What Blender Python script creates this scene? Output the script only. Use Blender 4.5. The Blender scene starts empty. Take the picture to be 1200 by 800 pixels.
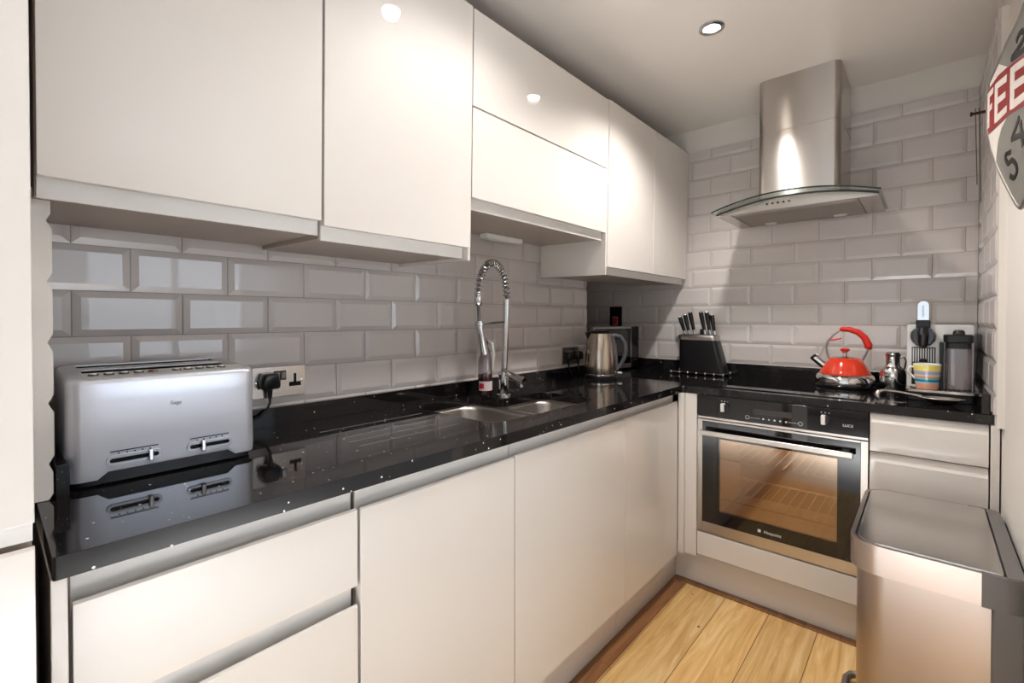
import bpy, bmesh, math, random
from mathutils import Vector, Matrix

random.seed(7)
C = bpy.context.scene.collection
PI = math.pi

# ------------------------------------------------------------------ helpers
def lin(r, g, b):
    f = lambda c: (c/255/12.92) if c/255 <= .04045 else ((c/255+.055)/1.055)**2.4
    return (f(r), f(g), f(b), 1)

MATS = {}
def mat(name, col=(200, 200, 200), rough=.5, metal=0., coat=0., spec=.5, emit=None, estr=1., trans=0., vary=0., bump=0., bscale=40., ior=1.45, aniso=0.):
    if name in MATS: return MATS[name]
    m = bpy.data.materials.new(name); m.use_nodes = True
    nt = m.node_tree; b = nt.nodes['Principled BSDF']
    b.inputs['Base Color'].default_value = lin(*col)
    b.inputs['Roughness'].default_value = rough
    b.inputs['Metallic'].default_value = metal
    b.inputs['Coat Weight'].default_value = coat
    b.inputs['Coat Roughness'].default_value = .015
    b.inputs['Specular IOR Level'].default_value = spec
    b.inputs['Transmission Weight'].default_value = trans
    b.inputs['IOR'].default_value = ior
    if aniso:
        b.inputs['Anisotropic'].default_value = abs(aniso); b.inputs['Anisotropic Rotation'].default_value = 0. if aniso > 0 else .25
        tg = nt.nodes.new('ShaderNodeTangent'); tg.direction_type = 'RADIAL'; tg.axis = 'Z'; nt.links.new(tg.outputs[0], b.inputs['Tangent'])
    if emit:
        b.inputs['Emission Color'].default_value = lin(*emit); b.inputs['Emission Strength'].default_value = estr
    if vary or bump:
        tc = nt.nodes.new('ShaderNodeTexCoord'); nz = nt.nodes.new('ShaderNodeTexNoise')
        nz.inputs['Scale'].default_value = bscale; nz.inputs['Detail'].default_value = 4
        nt.links.new(tc.outputs['Object'], nz.inputs['Vector'])
        if vary:
            mx = nt.nodes.new('ShaderNodeMix'); mx.data_type = 'RGBA'
            c = lin(*col)
            mx.inputs['A'].default_value = tuple(x*(1-vary) for x in c[:3])+(1,)
            mx.inputs['B'].default_value = tuple(min(1, x*(1+vary)) for x in c[:3])+(1,)
            nt.links.new(nz.outputs['Fac'], mx.inputs['Factor']); nt.links.new(mx.outputs['Result'], b.inputs['Base Color'])
        if bump:
            bp = nt.nodes.new('ShaderNodeBump'); bp.inputs['Strength'].default_value = bump; bp.inputs['Distance'].default_value = .01
            nt.links.new(nz.outputs['Fac'], bp.inputs['Height']); nt.links.new(bp.outputs['Normal'], b.inputs['Normal'])
    MATS[name] = m
    return m

def tag(o, label=None, cat=None, group=None, kind=None):
    if label: o['label'] = label
    if cat: o['category'] = cat
    if group: o['group'] = group
    if kind: o['kind'] = kind
    return o

def thing(name, label, cat, loc, group=None, kind=None):
    o = bpy.data.objects.new(name, None); C.objects.link(o)
    o.empty_display_size = .02
    o.location = loc
    return tag(o, label, cat, group, kind)

def root_of(p):
    while p.parent: p = p.parent
    return p

def obj(name, bm, m, parent=None, bev=0., ang=35, label=None, seg=2, origin=None):
    """link bm (world coordinates) as one mesh object"""
    off = Vector((0, 0, 0))
    if parent is not None: off = Vector(root_of(parent).location)
    elif origin is not None: off = Vector(origin)
    bmesh.ops.recalc_face_normals(bm, faces=bm.faces[:])
    if off.length: bmesh.ops.translate(bm, verts=bm.verts[:], vec=-off)
    me = bpy.data.meshes.new(name); bm.to_mesh(me); bm.free()
    me.materials.append(m)
    for p in me.polygons: p.use_smooth = True
    me.set_sharp_from_angle(angle=math.radians(ang))
    o = bpy.data.objects.new(name, me); C.objects.link(o)
    if parent is not None:
        o.parent = parent
    elif origin is not None: o.location = origin
    if bev:
        md = o.modifiers.new('bevel', 'BEVEL'); md.width = bev; md.segments = seg; md.limit_method = 'ANGLE'; md.angle_limit = math.radians(40)
        md.harden_normals = True
    if label: o['label'] = label
    return o

def children(o): return [c for c in C.objects if c.parent == o]
def copy_tree(o, parent=None):
    c = o.copy(); C.objects.link(c); c.parent = parent
    for ch in children(o): copy_tree(ch, c)
    return c

def NB(): return bmesh.new()
def box(bm, x0, x1, y0, y1, z0, z1):
    v = [bm.verts.new((x, y, z)) for z in (z0, z1) for x, y in ((x0, y0), (x1, y0), (x1, y1), (x0, y1))]
    for f in ((0, 3, 2, 1), (4, 5, 6, 7), (0, 1, 5, 4), (1, 2, 6, 5), (2, 3, 7, 6), (3, 0, 4, 7)):
        bm.faces.new([v[i] for i in f])
    return bm
def B(*a):
    return box(NB(), *a)
def rings(bm, rs, cap=True, closed=False):
    R = [[bm.verts.new(p) for p in r] for r in rs]
    n = len(R[0]); pairs = list(zip(R, R[1:]))
    if closed: pairs.append((R[-1], R[0]))
    for a, b in pairs:
        for i in range(n):
            j = (i+1) % n
            try: bm.faces.new((a[i], a[j], b[j], b[i]))
            except ValueError: pass
    if cap and not closed:
        bm.faces.new(R[0][::-1]); bm.faces.new(R[-1])
    return bm
def lathe(bm, c, prof, seg=32, axis='z', cap=True):
    rs = []
    for r, h in prof:
        ring = []
        for i in range(seg):
            a = 2*PI*i/seg; p, q = max(r, 1e-5)*math.cos(a), max(r, 1e-5)*math.sin(a)
            if axis == 'z': ring.append((c[0]+p, c[1]+q, c[2]+h))
            elif axis == 'x': ring.append((c[0]+h, c[1]+p, c[2]+q))
            else: ring.append((c[0]+q, c[1]+h, c[2]+p))
        rs.append(ring)
    return rings(bm, rs, cap)
def tube(bm, pts, r, seg=10, closed=False, cap=True):
    pts = [Vector(p) for p in pts]; n = len(pts)
    rad = r if isinstance(r, (list, tuple)) else [r]*n
    rs = []; up = None
    for i, p in enumerate(pts):
        if closed: t = pts[(i+1) % n]-pts[i-1]
        else: t = pts[min(i+1, n-1)]-pts[max(i-1, 0)]
        t.normalize()
        if up is None:
            up = t.orthogonal().normalized()
        up = (up-t*up.dot(t))
        if up.length < 1e-6: up = t.orthogonal()
        up.normalize(); w = t.cross(up)
        rs.append([p+(up*math.cos(2*PI*k/seg)+w*math.sin(2*PI*k/seg))*rad[i] for k in range(seg)])
    return rings(bm, rs, cap, closed)
def prism(bm, poly, z0, z1, f=None):
    """poly 2D list; f maps (a,b,h)->xyz"""
    f = f or (lambda a, b, h: (a, b, h))
    return rings(bm, [[f(a, b, z0) for a, b in poly], [f(a, b, z1) for a, b in poly]])
def fillet(pts, rad, n=6):
    out = []; N = len(pts)
    for i, p in enumerate(pts):
        r = rad[i] if isinstance(rad, (list, tuple)) else rad
        p = Vector(p).to_2d() if len(p) > 2 else Vector(p)
        if r <= 0: out.append(tuple(p)); continue
        a = Vector(pts[i-1])-p; b = Vector(pts[(i+1) % N])-p
        la, lb = a.length, b.length; a.normalize(); b.normalize()
        th = a.angle(b); d = min(r/math.tan(th/2), .49*la, .49*lb); rr = d*math.tan(th/2)
        cdir = (a+b).normalized(); cen = p+cdir*(rr/math.sin(th/2))
        s = p+a*d-cen; e = p+b*d-cen
        a0 = math.atan2(s.y, s.x); a1 = math.atan2(e.y, e.x); da = (a1-a0+PI) % (2*PI)-PI
        for k in range(n+1):
            t = a0+da*k/n; out.append((cen.x+rr*math.cos(t), cen.y+rr*math.sin(t)))
    return out
def rrect(x0, x1, y0, y1, r, n=6):
    return fillet([(x0, y0), (x1, y0), (x1, y1), (x0, y1)], r, n)
def plate(outer, holes, z0, z1, bevel=0.):
    """flat plate with holes as bmesh (2D filled curve)"""
    cu = bpy.data.curves.new('plate', 'CURVE'); cu.dimensions = '2D'; cu.fill_mode = 'BOTH'
    cu.extrude = max((z1-z0)/2-bevel, .00001); cu.bevel_depth = bevel; cu.bevel_resolution = 1; cu.offset = -bevel
    for poly in [outer]+holes:
        sp = cu.splines.new('POLY'); sp.points.add(len(poly)-1)
        for p, q in zip(sp.points, poly): p.co = (q[0], q[1], 0, 1)
        sp.use_cyclic_u = True
    o = bpy.data.objects.new('plate', cu); C.objects.link(o)
    dg = bpy.context.evaluated_depsgraph_get(); me = bpy.data.meshes.new_from_object(o.evaluated_get(dg))
    bm = NB(); bm.from_mesh(me); bmesh.ops.remove_doubles(bm, verts=bm.verts[:], dist=1e-5)
    bmesh.ops.translate(bm, verts=bm.verts[:], vec=(0, 0, (z0+z1)/2))
    bpy.data.objects.remove(o); bpy.data.meshes.remove(me); bpy.data.curves.remove(cu)
    return bm
def lettering(name, text, size, M4, m, parent, depth=.0004, font_shear=0., label=None):
    cu = bpy.data.curves.new('t', 'FONT'); cu.body = text; cu.size = size; cu.align_x = 'CENTER'; cu.align_y = 'CENTER'
    cu.extrude = depth; cu.shear = font_shear
    o = bpy.data.objects.new('t', cu); C.objects.link(o)
    dg = bpy.context.evaluated_depsgraph_get(); me = bpy.data.meshes.new_from_object(o.evaluated_get(dg))
    bm = NB(); bm.from_mesh(me); bmesh.ops.transform(bm, matrix=M4, verts=bm.verts[:])
    bpy.data.objects.remove(o); bpy.data.meshes.remove(me); bpy.data.curves.remove(cu)
    return obj(name, bm, m, parent, label=label)
def face_x(x, y, z):    # text plane facing +x, reading towards +y
    return Matrix.Translation((x, y, z)) @ Matrix(((0, 0, 1, 0), (1, 0, 0, 0), (0, 1, 0, 0), (0, 0, 0, 1)))
def face_my(x, y, z):   # text plane facing -y, reading towards +x
    return Matrix.Translation((x, y, z)) @ Matrix(((1, 0, 0, 0), (0, 0, -1, 0), (0, 1, 0, 0), (0, 0, 0, 1)))

# ------------------------------------------------------------------ materials
M_lac = mat('cream_lacquer', (220, 213, 206), .5, coat=1.)
M_rail = mat('cream_rail', (218, 214, 209), .35)
M_carc = mat('cabinet_board', (168, 154, 143), .5)
M_wall = mat('white_emulsion', (224, 218, 211), .7, vary=.02, bump=.05, bscale=8)
M_ceil = mat('ceiling_paint', (236, 229, 222), .25, vary=.01, bump=.06, bscale=3, spec=.45)
M_tile = mat('grey_glaze', (203, 195, 191), .3, coat=.6, vary=.02, bscale=6)
M_grout = mat('grey_grout', (163, 157, 154), .8, vary=.06, bscale=60)
M_steel = mat('brushed_steel', (196, 190, 184), .27, 1., vary=.04, bscale=15)
M_steel2 = mat('satin_steel', (176, 170, 164), .34, 1.)
M_chrome = mat('chrome', (215, 214, 214), .07, 1.)
M_black = mat('black_plastic', (22, 21, 22), .3)
M_bgloss = mat('black_gloss_glass', (14, 13, 15), .04, coat=.5)
M_dark = mat('dark_void', (12, 11, 11), .8)
M_white = mat('white_plastic', (232, 230, 226), .35)
M_red = mat('red_enamel', (220, 58, 30), .12, coat=.5)
M_redp = mat('red_rubber', (206, 36, 26), .4)
M_silver = mat('die_cast_silver', (212, 213, 221), .32, .6, vary=.015, bscale=300)
M_greypl = mat('grey_plastic', (104, 100, 98), .45)
M_wprint = mat('white_print', (220, 218, 214), .5)

def granite():
    m = bpy.data.materials.new('black_sparkle_granite'); m.use_nodes = True; nt = m.node_tree; b = nt.nodes['Principled BSDF']
    tc = nt.nodes.new('ShaderNodeTexCoord')
    def specks(scale, th, keep):
        v = nt.nodes.new('ShaderNodeTexVoronoi'); v.inputs['Scale'].default_value = scale
        nt.links.new(tc.outputs['Object'], v.inputs['Vector'])
        a = nt.nodes.new('ShaderNodeMath'); a.operation = 'LESS_THAN'; a.inputs[1].default_value = th
        nt.links.new(v.outputs['Distance'], a.inputs[0])
        s = nt.nodes.new('ShaderNodeSeparateColor'); nt.links.new(v.outputs['Color'], s.inputs[0])
        g = nt.nodes.new('ShaderNodeMath'); g.operation = 'GREATER_THAN'; g.inputs[1].default_value = keep
        nt.links.new(s.outputs[0], g.inputs[0])
        k = nt.nodes.new('ShaderNodeMath'); k.operation = 'MULTIPLY'
        nt.links.new(a.outputs[0], k.inputs[0]); nt.links.new(g.outputs[0], k.inputs[1])
        return k
    k1 = specks(52, .1, .62); k2 = specks(120, .13, .78)
    mx = nt.nodes.new('ShaderNodeMath'); mx.operation = 'MAXIMUM'
    h = nt.nodes.new('ShaderNodeMath'); h.operation = 'MULTIPLY'; h.inputs[1].default_value = .3
    nt.links.new(k2.outputs[0], h.inputs[0])
    nt.links.new(k1.outputs[0], mx.inputs[0]); nt.links.new(h.outputs[0], mx.inputs[1])
    c = nt.nodes.new('ShaderNodeMix'); c.data_type = 'RGBA'
    c.inputs['A'].default_value = lin(21, 18, 19); c.inputs['B'].default_value = lin(235, 230, 225)
    nt.links.new(mx.outputs[0], c.inputs['Factor']); nt.links.new(c.outputs['Result'], b.inputs['Base Color'])
    b.inputs['Roughness'].default_value = .05; b.inputs['Specular IOR Level'].default_value = .55
    return m
M_gran = granite()

def wood(name, c1, c2, c3, planks=True):
    m = bpy.data.materials.new(name); m.use_nodes = True; nt = m.node_tree; b = nt.nodes['Principled BSDF']
    L = nt.links.new; N = nt.nodes.new
    tc = N('ShaderNodeTexCoord')
    sep = N('ShaderNodeSeparateXYZ'); L(tc.outputs['Object'], sep.inputs[0])
    br = N('ShaderNodeTexBrick'); br.offset = .37; br.inputs['Scale'].default_value = 1
    br.inputs['Brick Width'].default_value = 1.4; br.inputs['Row Height'].default_value = .165; br.inputs['Mortar Size'].default_value = .0016
    br.inputs['Color1'].default_value = (0, 0, 0, 1); br.inputs['Color2'].default_value = (1, 1, 1, 1); br.inputs['Mortar'].default_value = (.5, .5, .5, 1)
    cb = N('ShaderNodeCombineXYZ'); 
    ad = N('ShaderNodeMath'); ad.operation = 'ADD'; ad.inputs[1].default_value = .09
    L(sep.outputs['Y'], cb.inputs['X']); L(sep.outputs['X'], ad.inputs[0]); L(ad.outputs[0], cb.inputs['Y']); L(cb.outputs[0], br.inputs['Vector'])
    # grain
    mp = N('ShaderNodeMapping'); mp.inputs['Scale'].default_value = (28, 2.2, 1); L(tc.outputs['Object'], mp.inputs['Vector'])
    sh = N('ShaderNodeVectorMath'); sh.operation = 'ADD'; L(mp.outputs[0], sh.inputs[0])
    mul = N('ShaderNodeVectorMath'); mul.operation = 'SCALE'; mul.inputs['Scale'].default_value = 9; L(br.outputs['Color'], mul.inputs[0]); L(mul.outputs[0], sh.inputs[1])
    nz = N('ShaderNodeTexNoise'); nz.inputs['Scale'].default_value = 1.; nz.inputs['Detail'].default_value = 7; nz.inputs['Roughness'].default_value = .62; nz.inputs['Distortion'].default_value = 1.4
    L(sh.outputs[0], nz.inputs['Vector'])
    rp = N('ShaderNodeValToRGB'); rp.color_ramp.elements[0].position = .32; rp.color_ramp.elements[1].position = .68
    rp.color_ramp.elements[0].color = lin(*c1); rp.color_ramp.elements[1].color = lin(*c2)
    e = rp.color_ramp.elements.new(.5); e.color = lin(*c3)
    L(nz.outputs['Fac'], rp.inputs['Fac'])
    # per plank tone
    mx = N('ShaderNodeMix'); mx.data_type = 'RGBA'; mx.blend_type = 'MULTIPLY'
    tone = N('ShaderNodeMapRange'); tone.inputs['To Min'].default_value = .84; tone.inputs['To Max'].default_value = 1.06
    L(br.outputs['Color'], tone.inputs['Value']); L(rp.outputs['Color'], mx.inputs['A']); L(tone.outputs['Result'], mx.inputs['B']); mx.inputs['Factor'].default_value = 1
    # knots
    vo = N('ShaderNodeTexVoronoi'); vo.inputs['Scale'].default_value = 7; L(tc.outputs['Object'], vo.inputs['Vector'])
    lt = N('ShaderNodeMath'); lt.operation = 'LESS_THAN'; lt.inputs[1].default_value = .045; L(vo.outputs['Distance'], lt.inputs[0])
    m2 = N('ShaderNodeMix'); m2.data_type = 'RGBA'; L(lt.outputs[0], m2.inputs['Factor']); L(mx.outputs['Result'], m2.inputs['A']); m2.inputs['B'].default_value = lin(70, 44, 22)
    m3 = N('ShaderNodeMix'); m3.data_type = 'RGBA'; L(br.outputs['Fac'], m3.inputs['Factor']); L(m2.outputs['Result'], m3.inputs['A']); m3.inputs['B'].default_value = lin(120, 84, 46)
    L(m3.outputs['Result'], b.inputs['Base Color'])
    b.inputs['Roughness'].default_value = .38
    bp = N('ShaderNodeBump'); bp.inputs['Strength'].default_value = .12; bp.inputs['Distance'].default_value = .004; L(nz.outputs['Fac'], bp.inputs['Height']); L(bp.outputs['Normal'], b.inputs['Normal'])
    return m
M_oak = wood('oak_boards', (200, 152, 88), (238, 204, 148), (222, 180, 116))
M_stripw = wood('brown_strip', (116, 76, 46), (158, 108, 66), (138, 92, 56))

def glass(name, tint=(240, 245, 245), refl=.08, gcol=(255, 255, 255), rough=.02):
    m = bpy.data.materials.new(name); m.use_nodes = True; nt = m.node_tree; nt.nodes.remove(nt.nodes['Principled BSDF'])
    t = nt.nodes.new('ShaderNodeBsdfTransparent'); t.inputs[0].default_value = lin(*tint)
    g = nt.nodes.new('ShaderNodeBsdfGlossy'); g.inputs['Color'].default_value = lin(*gcol); g.inputs['Roughness'].default_value = rough
    x = nt.nodes.new('ShaderNodeMixShader'); x.inputs[0].default_value = refl
    nt.links.new(t.outputs[0], x.inputs[1]); nt.links.new(g.outputs[0], x.inputs[2])
    nt.links.new(x.outputs[0], nt.nodes['Material Output'].inputs[0])
    return m
M_clear = glass('clear_glass', (236, 240, 240), .12)
M_pane = glass('window_glass', (250, 250, 250), .05)
M_oveng = glass('oven_door_glass', (206, 190, 172), .3, (204, 190, 174), .07)
M_smoke = glass('smoky_plastic', (214, 208, 212), .14, rough=.12)

# ------------------------------------------------------------------ the setting
ZC = 2.235     # ceiling height
def structure(name, bm, m, **k):
    o = obj(name, bm, m, **k); o['kind'] = 'structure'; return o
structure('floor', B(-.6, 1.66, .2, 2.8, -.05, 0), M_oak)
structure('floor', (lambda bm: [box(bm, -.6, 4.7, -2.7, .2, -.05, 0), box(bm, 1.66, 4.7, .2, 2.8, -.05, 0)] and bm)(NB()), mat('pale_bounce_floor', (214, 212, 210), .95, vary=.04, bscale=200))  # unseen floor, pale grey made up for a neutral bounce
structure('ceiling', B(-.6, 4.7, -2.7, 2.8, ZC, ZC+.06), M_ceil)

def tiles(name, parent, f, u0, u1, z0, z1, joint, row0, th=.008, bev=.014, w=.2, h=.1, gap=.002):
    """bevelled brick-bond tiles; f(u,z,d)->xyz with d out of the wall; one patterned mesh"""
    bm = NB()
    k0 = math.floor((z0-row0)/h)-1
    for k in range(k0, k0+40):
        za, zb = row0+k*h, row0+(k+1)*h
        if zb <= z0 or za >= z1: continue
        off = joint if k % 2 == 0 else joint+w/2
        i0 = math.floor((u0-off)/w)-1
        for i in range(i0, i0+30):
            ua, ub = off+i*w, off+(i+1)*w
            if ub <= u0 or ua >= u1: continue
            full = [ua+gap/2, ub-gap/2, za+gap/2, zb-gap/2]
            c = [max(full[0], u0), min(full[1], u1), max(full[2], z0), min(full[3], z1)]
            if c[1]-c[0] < .004 or c[3]-c[2] < .004: continue
            ins = [min(max(full[0]+bev, c[0]), c[1]), max(min(full[1]-bev, c[1]), c[0]), min(max(full[2]+bev, c[2]), c[3]), max(min(full[3]-bev, c[3]), c[2])]
            if ins[1]-ins[0] < .002 or ins[3]-ins[2] < .002: 
                hh = th*.5
                ins = c
            else: hh = th
            eb = th*.35
            A = [f(c[a], c[b], 0) for a, b in ((0, 2), (1, 2), (1, 3), (0, 3))]
            Bq = [f(c[a], c[b], eb) for a, b in ((0, 2), (1, 2), (1, 3), (0, 3))]
            D = [f(ins[a], ins[b], hh) for a, b in ((0, 2), (1, 2), (1, 3), (0, 3))]
            R = [[bm.verts.new(p) for p in q] for q in (A, Bq, D)]
            for a, b2 in zip(R, R[1:]):
                for j in range(4):
                    bm.faces.new((a[j], a[(j+1) % 4], b2[(j+1) % 4], b2[j]))
            bm.faces.new(R[-1])
    o = obj(name, bm, M_tile, parent, ang=5)
    return o

TB = .008
wl = structure('wall_left', B(-.42, -TB, .02, 2.146, 0, ZC), M_grout)
tiles('wall_tiles', wl, lambda u, z, d: (-TB+d, u, z), .077, 2.146, .9, 1.56, .8222, 1.0485, th=.0065)
nib = structure('wall_left_nib', B(-.2, .285, .036, .066, .89, 1.40), M_wall)
obj('tiled_edge', prism(NB(), [(.036, .89), (.0665, .89), (.072, .9), (.072, .935), (.0665, .9485), (.0735, .963), (.0735, 1.034), (.0665, 1.0485), (.0735, 1.063), (.0735, 1.134), (.0665, 1.1485), (.0735, 1.163), (.0735, 1.234), (.0665, 1.2485), (.0735, 1.263), (.0735, 1.334), (.0665, 1.3485), (.072, 1.36), (.072, 1.382), (.036, 1.382)], .2, .29, lambda a, b, h: (h, a, b)), M_wall, nib)
wb = structure('wall_back', B(-.6, 4.7, 2.635+TB*0+.001, 2.8, 0, ZC), M_wall)
wbg = obj('tile_bed', B(-.43, 1.523, 2.628, 2.6352, .86, 2.108), M_grout, wb)
tiles('wall_tiles', wb, lambda u, z, d: (u, 2.628-d+0, z), -.42, 1.515, .9, 2.108, .5801, 1.157, th=.0048)
structure('wall_alcove', B(-.6, -.42, .02, 2.7, 0, ZC), M_wall)
wr = structure('wall_right', B(1.54, 1.66, 1.25, 2.66, 0, ZC), M_wall)
obj('tile_board', B(1.524, 1.5405, 2.0, 2.634, .86, 2.108), M_wall, wr)
tiles('wall_tiles', wr, lambda u, z, d: (1.524-d, u, z), 2.004, 2.627, .9, 2.108, 2.35, 1.157)
# beyond the frame: the rest of the open room with its side window and an added rear one
structure('wall_rear', (lambda bm: [box(bm, -.6, .5, -2.75, -2.6, 0, ZC), box(bm, 2.7, 4.7, -2.75, -2.6, 0, ZC), box(bm, .5, 2.7, -2.75, -2.6, 0, .75), box(bm, .5, 2.7, -2.75, -2.6, 2.1, ZC)] and bm)(NB()), M_wall)
structure('wall_far', (lambda bm: [box(bm, 4.6, 4.75, -2.6, .3, 0, ZC), box(bm, 4.6, 4.75, 2.4, 2.7, 0, ZC), box(bm, 4.6, 4.75, .3, 2.4, 0, .75), box(bm, 4.6, 4.75, .3, 2.4, 2.1, ZC)] and bm)(NB()), M_wall)
structure('wall_left_rear', B(-.6, -.5, -2.7, .02, 0, ZC), M_wall)
def window(name, f, a0, a1, z0, z1):
    bm = NB()
    for p in ((a0, a0+.06, z0, z1), (a1-.06, a1, z0, z1), ((a0+a1)/2-.03, (a0+a1)/2+.03, z0+.06, z1-.06), (a0+.06, a1-.06, z0, z0+.06), (a0+.06, a1-.06, z1-.06, z1)):
        f(bm, *p, .05)
    w = structure(name, bm, M_white)
    g = NB(); f(g, a0+.06, a1-.06, z0+.06, z1-.06, .006); obj('pane', g, M_pane, w)
window('window_1', lambda bm, a, b, c, d, t: box(bm, 4.67-t/2, 4.67+t/2, a, b, c, d), .3, 2.4, .75, 2.1)
window('added_window', lambda bm, a, b, c, d, t: box(bm, a, b, -2.67-t/2, -2.67+t/2, c, d), .5, 2.7, .75, 2.1)  # added unseen window, lets in fill from behind
# darker brown strips on the floor along the plinths
structure('floor_strip_1', B(.506, .566, -.2, 2.078, 0, .006), M_stripw, bev=.001)
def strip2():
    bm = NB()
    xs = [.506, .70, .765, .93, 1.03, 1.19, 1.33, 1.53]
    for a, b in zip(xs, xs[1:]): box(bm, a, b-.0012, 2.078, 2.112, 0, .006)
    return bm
structure('floor_strip_2', strip2(), M_stripw, bev=.0008)

# ------------------------------------------------------------------ tall unit at the left
t = thing('tall_cabinet', 'floor-to-ceiling cream cabinet at the left edge beside the toaster', 'cabinet', (.29, -.27, 0))
obj('carcass', B(-.0, .575, -.58, .034, .1, 2.2), M_carc, t, bev=.001)
obj('plinth', B(.02, .53, -.58, .03, 0, .1), M_lac, t)
def jdoor(x0, x1, y0, y1, z0, z1, cut=.022, top=True):
    """door facing +x with a sloped finger-pull edge at its top (or bottom)"""
    if top: poly = [(x0, z0), (x1, z0), (x1, z1-.004), (x1-.004, z1), (x0, z1-cut)]
    else: poly = [(x0, z0+cut), (x1-.004, z0), (x1, z0+.004), (x1, z1), (x0, z1)]
    return prism(NB(), poly, y0, y1, lambda a, b, h: (a, h, b))
d = obj('upper_door', B(.578, .6, -.58, .0355, .953, 2.2), M_lac, t, bev=.0015)
obj('lower_door', jdoor(.578, .6, -.58, .0355, .13, .926), M_lac, t, bev=.001)
obj('handle_rail', B(.56, .592, -.58, .034, .931, .951), M_rail, t)

# ------------------------------------------------------------------ base units, left run
PZ = .125
def carcass(x0, x1, y0, y1, z0, z1, name, parent, th=.016, open_y=False):
    bm = NB()
    if not open_y:
        box(bm, x0, x1, y0, y0+th, z0, z1); box(bm, x0, x1, y1-th, y1, z0, z1)
        box(bm, x0, x1, y0+th, y1-th, z0, z0+th); box(bm, x0, x0+.006, y0+th, y1-th, z0+th, z1)
    else:
        box(bm, x0, x0+th, y0, y1, z0, z1); box(bm, x1-th, x1, y0, y1, z0, z1)
        box(bm, x0+th, x1-th, y0, y1, z0, z0+th); box(bm, x0+th, x1-th, y1-.006, y1, z0+th, z1)
    return obj(name, bm, M_carc, parent)
def rail_x(y0, y1, parent, x=.512, z0=.79, z1=.858):
    return obj('handle_rail', prism(NB(), [(x-.012, z0), (x+.004, z0), (x+.008, z1), (x-.012, z1)], y0, y1, lambda a, b, h: (a, h, b)), M_rail, parent)
DX0, DX1 = .52, .541
t = thing('end_panel', 'narrow cream end panel closing the worktop run at the left', 'panel', (.3, .06, 0))
obj('panel', B(.05, .541, .051, .0675, 0, .858), M_lac, t, bev=.0015)
t = thing('drawer_cabinet', 'wide cream drawer cabinet beneath the toaster', 'cabinet', (.27, .273, 0))
carcass(.02, .515, .07, .477, PZ, .855, 'carcass', t)
for z0, z1 in ((.668, .82), (.14, .632)):
    d = obj('drawer', jdoor(DX0, DX1, .0715, .4765, z0, z1), M_lac, t, bev=.0008)
rail_x(.0715, .474, t); rail_x(.0715, .474, t, z0=.61, z1=.668)
obj('plinth', B(.485, .503, .07, .477, 0, PZ), M_lac, t)
t = thing('dishwasher_cabinet', 'cream base unit with one plain door between the drawers and the sink unit', 'cabinet', (.27, .71, 0))
carcass(.02, .515, .482, .940, PZ, .855, 'carcass', t)
obj('door', jdoor(DX0, DX1, .483, .9385, PZ+.012, .818), M_lac, t, bev=.0008); rail_x(.483, .9385, t)
obj('plinth', B(.485, .503, .479, .941, 0, PZ), M_lac, t)
t = thing('sink_cabinet', 'cream base unit with one plain door directly below the sink', 'cabinet', (.27, 1.24, 0))
carcass(.02, .515, .943, 1.556, PZ, .855, 'carcass', t)
obj('door', jdoor(DX0, DX1, .942, 1.5565, PZ+.012, .82), M_lac, t, bev=.0008); rail_x(.942, 1.5565, t)
obj('plinth', B(.485, .503, .943, 1.557, 0, PZ), M_lac, t)
t = thing('corner_cabinet', 'cream base unit with one plain door in the corner next to the oven', 'cabinet', (.27, 1.8, 0))
carcass(.02, .5, 1.559, 2.60, PZ, .855, 'carcass', t)
obj('door', jdoor(DX0, DX1, 1.5595, 2.036, PZ+.012, .822), M_lac, t, bev=.0008); rail_x(1.5595, 2.036, t)
obj('plinth', B(.485, .503, 1.559, 2.112, 0, PZ), M_lac, t)
t = thing('corner_post', 'slim cream corner post between the left doors and the oven', 'panel', (.58, 2.07, 0))
obj('post', (lambda bm: [box(bm, .541, .566, 2.042, 2.065, .145, .857), box(bm, .566, .616, 2.062, 2.082, .145, .857)] and bm)(NB()), M_lac, t, bev=.0015)

# ------------------------------------------------------------------ oven run
OX0, OX1, OY = .619, 1.2145, 2.062
t = thing('oven_housing', 'cream oven housing with a plain panel under the oven', 'cabinet', (.917, 2.35, 0))
bm = NB(); box(bm, .617-.016, .617, 2.085, 2.6, .145, .857); box(bm, 1.2165, 1.2165+.0, 2.085, 2.6, .145, .857) if 0 else None
box(bm, .617, 1.2165, 2.085, 2.6, .145, .161); obj('carcass', bm, M_carc, t)
obj('front_panel', B(.619, 1.2165, OY, OY+.02, .158, .258), M_lac, t, bev=.0015)
obj('plinth', B(.503, 1.535, 2.113, 2.13, 0, .158), M_lac, t)

ov = thing('built_in_oven', 'built-in black glass and steel oven with a long bar handle', 'oven', (.917, 2.33, .262))
bm = NB()   # cavity as an open box
box(bm, .66, .675, 2.09, 2.5, .31, .73); box(bm, 1.16, 1.175, 2.09, 2.5, .31, .73); box(bm, .66, 1.175, 2.5, 2.515, .31, .73)
box(bm, .66, 1.175, 2.09, 2.5, .295, .31); box(bm, .66, 1.175, 2.09, 2.5, .73, .745)
obj('cavity', bm, mat('oven_enamel', (204, 184, 162), .4), ov)
obj('control_panel', B(OX0, OX1, OY-.004, 2.12, .769, .857), M_bgloss, ov, bev=.001)
cp = [c for c in C.objects if c.name.startswith('control_panel')][0]
fr = NB(); box(fr, OX0, OX1, OY, 2.09, .756, .7665); obj('trim_strip', fr, M_steel, ov, bev=.001)
def frame_bm(x0, x1, z0, z1, a, b, c, dd, y0, y1):
    bm = NB(); box(bm, x0, a, y0, y1, z0, z1); box(bm, b, x1, y0, y1, z0, z1); box(bm, a, b, y0, y1, z0, c); box(bm, a, b, y0, y1, dd, z1); return bm
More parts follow.
